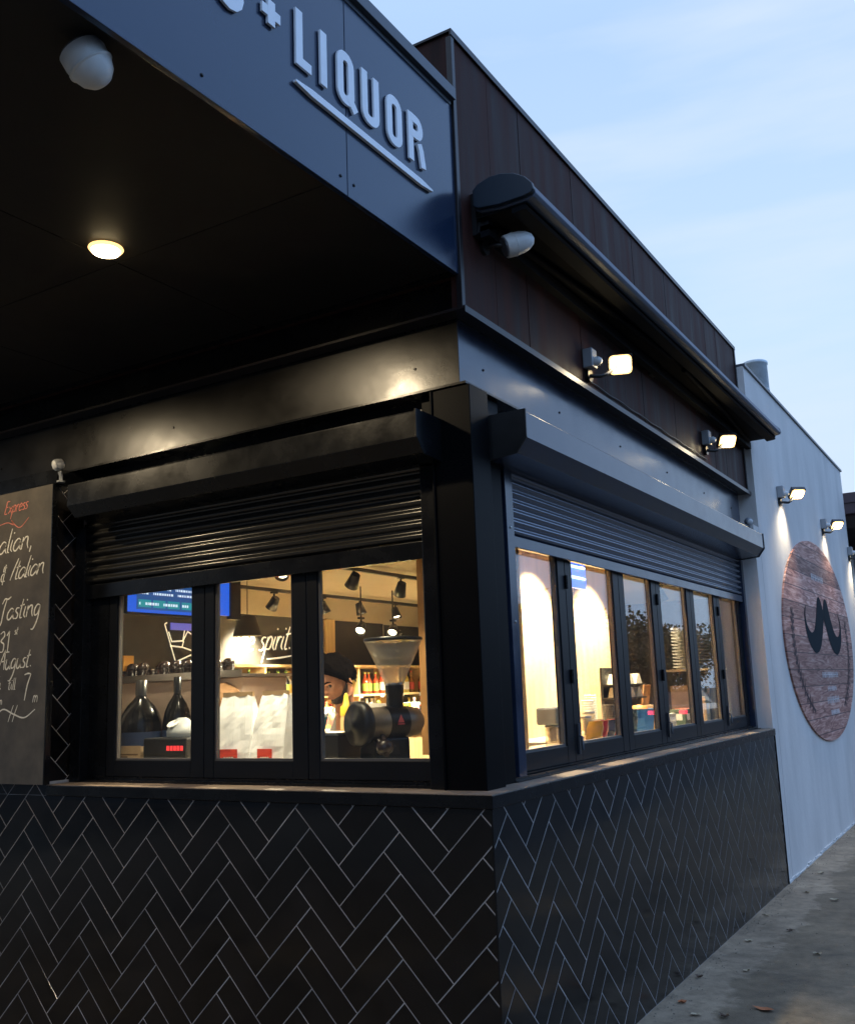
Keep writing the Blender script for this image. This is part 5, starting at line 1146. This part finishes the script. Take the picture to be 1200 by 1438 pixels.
# ------------------------------------------------------------------ across the street: mirrored in the glass and the glossy tiles
bark = mat('bark', (.06,.045,.035), .9, var=.4, bump=.5); leaf_a = mat('foliage', (.035,.05,.02), .8, var=.5, vscale=2)
def tree(x, y, h, r, label, seed, n=4200):
    t = thing('street_tree', (x,y,0), label, 'tree', 'trees across the street'); rr = random.Random(seed)
    b = MB(); b.tube([(x,y,-.15),(x+.1,y,h*.3),(x+rr.uniform(-.3,.3),y+.2,h*.6),(x,y,h*.85)], [.22,.17,.10,.04], 8)
    for k in range(9):
        a = rr.uniform(0,6.28); z = h*rr.uniform(.3,.6); b.tube([(x+.05,y,z),(x+math.cos(a)*r*.45,y+math.sin(a)*r*.45,z+h*.15),(x+math.cos(a)*r*.8,y+math.sin(a)*r*.8,z+h*.22)], [.07,.045,.015], 6)
    b.build('trunk', bark, t)
    b = MB(); cl = [(rr.gauss(0,.45)*r, rr.gauss(0,.45)*r, h*rr.uniform(.42,.97), rr.uniform(.25,.5)*r) for _ in range(22)]
    for k in range(n):
        cx, cy, cz, cr = rr.choice(cl); v = Vector((rr.gauss(0,1),rr.gauss(0,1),rr.gauss(0,.8))).normalized()*cr*rr.uniform(.5,1.05); c = Vector((x+cx,y+cy,cz))+v
        d1 = Vector((rr.gauss(0,1),rr.gauss(0,1),rr.gauss(0,1))).normalized()*.10; d2 = d1.cross(Vector((rr.gauss(0,1),rr.gauss(0,1),rr.gauss(0,1)))).normalized()*.10
        b.add([c-d1,c+d2,c+d1,c-d2], [(0,1,2,3)])
    b.build('crown', leaf_a, t)
for i, (x, y, h, r) in enumerate(((14.5,26,3.6,2.2),(13.6,30.5,4.8,1.9),(14.5,37,3.9,2.4),(14.5,44,4.6,2.8),(14.5,52,4.6,3.0),(14,17,4.0,2.2),(14,9,3.8,2.0))):
    tree(x, y, h, r, ('bushy dark tree across the street, mirrored behind the utility pole','taller dark tree across the street, mirrored in the third side pane','rounded dark tree across the street, mirrored low in the fourth side pane','wide dark tree farther up the street, mirrored in the side panes','farthest wide tree up the street, mirrored in the side panes','dark tree straight across the street from the grey wall','smaller tree across the street from the servery')[i], 40+i)
t = thing('utility_pole', (11.6,33,0), 'timber utility pole with crossarms across the street, mirrored in the side panes', 'utility pole')
b = MB(); b.tube([(11.6,33,-.1),(11.6,33,8.6)], [.15,.11], 12); b.build('pole', bark, t)
for z, w_ in ((8.2,1.0),(7.5,.8)):
    b = MB(); b.box((11.6-w_,32.83,z),(11.6+w_,32.93,z+.1)); c = b.build('crossarm', bark, t)
    for q in (-.9,-.4,.4,.9):
        b = MB(); b.lathe((11.6+q*w_,32.88,z+.1005), [(.03,0),(.045,.05),(.03,.12)], Z, 8); b.build('insulator', grey_pl, c)
for i, (q, z) in enumerate(((-.9,8.32),(-.4,8.32),(.4,8.32),(.9,8.32),(-.72,7.62),(.72,7.62))):
    b = MB(); pts = []
    for y_a, y_b in ((-20,33),(33,80)):
        for k in range(13): u = k/12; pts.append((11.6+q, y_a+(y_b-y_a)*u, z-.9*4*u*(1-u)))
    b.tube(pts, .014, 5); tag(b.build('power_line', dark_pl, loc=(11.6+q,33,z)), '%s sagging black power line running along the street, %s crossarm' % (('outer wall side','inner wall side','inner far side','outer far side','wall side','far side')[i], 'upper' if i < 4 else 'lower'), 'power line', 'power lines')
def house(x0, x1, y0_, y1_, h, ridge, label, along='y'):
    t = thing('street_house', ((x0+x1)/2,(y0_+y1_)/2,0), label, 'house', 'low buildings across the street')
    b = MB(); b.box((x0,y0_,-.1),(x1,y1_,h)); b.build('wall', mat('dusk_brick', (.10,.07,.055), .9, var=.3, vscale=3), t)
    b = MB()
    if along == 'y': yprof([(x0-.4,h+.001),((x0+x1)/2,h+ridge),(x1+.4,h+.001)], y0_-.4, y1_+.4, b)
    else: xprof([(y0_-.4,h+.001),((y0_+y1_)/2,h+ridge),(y1_+.4,h+.001)], x0-.4, x1+.4, b)
    b.build('roof', mat('dark_roof_tiles', (.05,.03,.035), .7), t)
    for k in range(3):
        b = MB()
        if along == 'y': yy = y0_+(y1_-y0_)*(.2+.3*k); b.box((x0-.03,yy-.7,1.0),(x0-.001,yy+.7,2.2))
        else: xx = x0+(x1-x0)*(.2+.3*k); b.box((xx-.7,y1_+.001,1.0),(xx+.7,y1_+.03,2.2))
        b.build('window', mat('dark_window', (.02,.025,.03), .1), t)
house(16,26,14,30,3.2,2.0,'low brick house across the street behind the nearer trees')
house(16,27,34,54,3.4,2.2,'long low brick house across the street farther up')
house(16,26,-6,10,5.2,2.4,'two storey brick building straight across from the side windows')
house(-34,-14,-30,-20,5.6,2.4,'broad dark building across the front street on the left','x'); house(-12,6,-31,-20,6.2,2.6,'broad dark building across the front street in the middle','x'); house(8,28,-30,-20,6.0,2.4,'broad dark building across the front street on the right','x')
# parked car with its tail lamps on
def car(x, y):
    t = thing('parked_car', (x,y,0), 'dark car parked up the street with red tail lamps lit, mirrored in the side panes', 'car')
    paint = mat('car_paint', (.02,.025,.03), .2, coat=1.0); z0 = -.12
    def sect(yy, w_, zb, zs, zt, wt): return [Vector((x+q*w_,yy,z0+zb)) for q in (-1,1)] + [Vector((x+w_,yy,z0+zs)), Vector((x+wt,yy,z0+zt)), Vector((x-wt,yy,z0+zt)), Vector((x-w_,yy,z0+zs))]
    b = MB(); b.loft([sect(y-2.15,.74,.40,.72,.92,.66), sect(y-2.1,.84,.24,.78,1.0,.74), sect(y-1.3,.88,.22,.80,1.02,.78), sect(y+1.1,.88,.22,.80,.98,.78), sect(y+2.0,.84,.24,.72,.84,.74), sect(y+2.15,.74,.34,.62,.72,.6)], smooth=False); b.build('body', paint, t, bevel=.04)
    b = MB(); b.loft([sect(y-1.75,.74,.99,1.0,1.01,.72), sect(y-1.25,.74,.99,1.1,1.42,.60), sect(y+.1,.74,.97,1.1,1.46,.60), sect(y+.95,.74,.95,.96,.99,.72)], smooth=False); b.build('cabin', mat('dark_window', (.02,.025,.03), .1), t, bevel=.03)
    for q in (-1, 1):
        b = MB(); b.box((x+q*.55-.14,y-2.165,z0+.70),(x+q*.55+.14,y-2.12,z0+.84)); b.build('tail_lamp', tail_r, t)
        for yy in (-1.35, 1.35):
            b = MB(); b.lathe((x+q*.78-.10,y+yy,z0+.31), [(.30,0),(.315,.03),(.315,.17),(.30,.20)], X, 24); w_ = b.build('wheel', mat('tyre', (.015,.015,.015), .9), t)
    b = MB(); b.box((x-.25,y-2.17,z0+.50),(x+.25,y-2.152,z0+.62)); b.build('number_plate', white_pl, t)
car(8.3, 31)

# ------------------------------------------------------------------ more goods in view
ordn = ('first','second','third','fourth','fifth','sixth','seventh','eighth','ninth','tenth','eleventh','twelfth')
tum = None
for i, (x, y) in enumerate(((-.55,1.92),(-.63,1.98),(-.52,2.04),(-.70,2.10),(-.60,2.18),(-.72,2.45),(-.55,2.50),(-.66,2.58),(-.50,2.62),(-.44,1.86))):
    if tum is None:
        b = MB(); b.lathe((0,0,0), [(.026,0),(.034,.11),(.032,.11),(.025,.006)], Z, 16); tum = b.build('tumbler', clear, loc=(0,0,0)); o = tum
    else: o = tum.copy(); col.objects.link(o)
    o.location = (x, y, 1.2862); o.scale = (1,1,.9+.25*((i*7) % 5)/5)
    tag(o, 'clear glass tumbler in the cluster behind the snack packets', 'tumbler', 'glass tumblers')
for i, (x, y, n_, c, nm) in enumerate(((-.74,2.78,9,(.72,.68,.60),'cream'),(-.60,2.80,7,(.30,.17,.09),'brown'),(-.80,2.98,11,(.72,.68,.60),'cream'),(-.42,2.72,5,(.06,.10,.12),'dark teal'))):
    t = thing('cup_stack', (x,y,1.2862), '%s takeaway cup stack, %s tall, on the bench near the blue tub' % (nm, ('nine cups','seven cups','eleven cups','five cups')[i]), 'cup stack', 'stacks of takeaway cups')
    for k in range(n_):
        b = MB(); z = 1.2863+.016*k; b.lathe((x,y,z), [(.030,0),(.041,.092),(.0435,.094),(.042,.098),(.038,.094)], Z, 14); b.build('cup', mat('cup_'+nm.replace(' ','_'), c, .6), t)
for i, (x, y, w_, d_, h, c, nm) in enumerate(((-.48,3.42,.13,.16,.17,(.40,.26,.13),'kraft'),(-.50,3.66,.12,.14,.10,(.62,.58,.50),'white'),(-.50,3.66,.10,.12,.0,(0,0,0),''),(-.46,3.92,.12,.20,.12,(.05,.08,.06),'dark green'),(-.50,4.20,.13,.18,.12,(.50,.09,.05),'red'),(-.44,4.40,.10,.10,.20,(.62,.50,.30),'tan'))):
    if not nm: continue
    t = thing('product_box', (x,y,1.2862), '%s product box on the side bench, %s' % (nm, ('next to the blue tub','between a kraft and a green box','','seen through the fourth side pane','before the plate stand','nearest the plate stand')[i]), 'box', 'product boxes on the side bench')
    b = MB(); b.box((x-w_/2,y-d_/2,1.2863),(x+w_/2,y+d_/2,1.2863+h)); b.build('carton_body', mat('box_'+nm.replace(' ','_'), c, .6, var=.15), t, bevel=.002)
    b = MB(); b.box((x+w_/2+.0003,y-d_*.3,1.2863+h*.35),(x+w_/2+.0012,y+d_*.3,1.2863+h*.75)); b.box((x-w_*.3,y-d_/2-.0012,1.2863+h*.35),(x+w_*.3,y-d_/2-.0003,1.2863+h*.75)); b.build('printed_label', lab_m[0] if i % 2 else mat('label_buff', (.40,.32,.20), .6), t)
rr = random.Random(77); y = 3.08; i = 0
while y < 7.5:
    ci, la = rr.choice(list(proto)); o = proto[(ci, la)].copy(); col.objects.link(o); o.location = (-3.62, y, 1.3205); o.scale = (.9, .9, rr.uniform(.6, .9))
    tag(o, 'small %s bottle with %s label standing on the front edge of the display counter' % (names[ci], ln[la]), 'bottle', 'bottles on the display counter'); y += rr.uniform(.08, .16)
# small price cards on shelf edges
rr = random.Random(5)
for z in levels[2:]:
    for k in range(14):
        y = 3.5+k*.42; b = MB(); b.box((-4.6585,y,z-.045),(-4.657,y+.07,z-.002)); b.build('price_card', white_pl, sh)
# electrical cable and clips on the black soffit and side cladding
t = thing('lamp_cable', (-.07, 1.5, 3.3), 'thin grey cable clipped along the brown cladding between the flood lights', 'cable')
b = MB(); pts = [(-.066, 1.50+.1*k, 3.262+.004*math.sin(k*1.7)) for k in range(24)]; b.tube(pts, .004, 6); b.build('cable_run', dark_pl, t)
# fine grit and leaf crumbs gathered where the footpath meets the wall
b = MB(); rr = random.Random(31)
for k in range(900):
    y = rr.uniform(1.2, 10); x = .012 + abs(rr.gauss(0, .05)) + (rr.uniform(0, 1.1) if rr.random() < .3 else 0); q = rr.uniform(.002, .007); h = q*rr.uniform(.4, 1)
    a = rr.uniform(0, 3.14); c_, s_2 = math.cos(a)*q, math.sin(a)*q
    b.add([(x-c_, y-s_2, .001), (x+s_2, y-c_, .001), (x+c_, y+s_2, .001), (x-s_2*.6, y+c_*.6, .001), (x, y, .001+h)], [(0,1,4),(1,2,4),(2,3,4),(3,0,4)])
tag(b.build('grit', mat('grit_mix', (.24, .20, .15), .9, var=.7, vscale=40)), 'fine grit and leaf crumbs scattered along the foot of the wall', 'grit', kind='stuff')
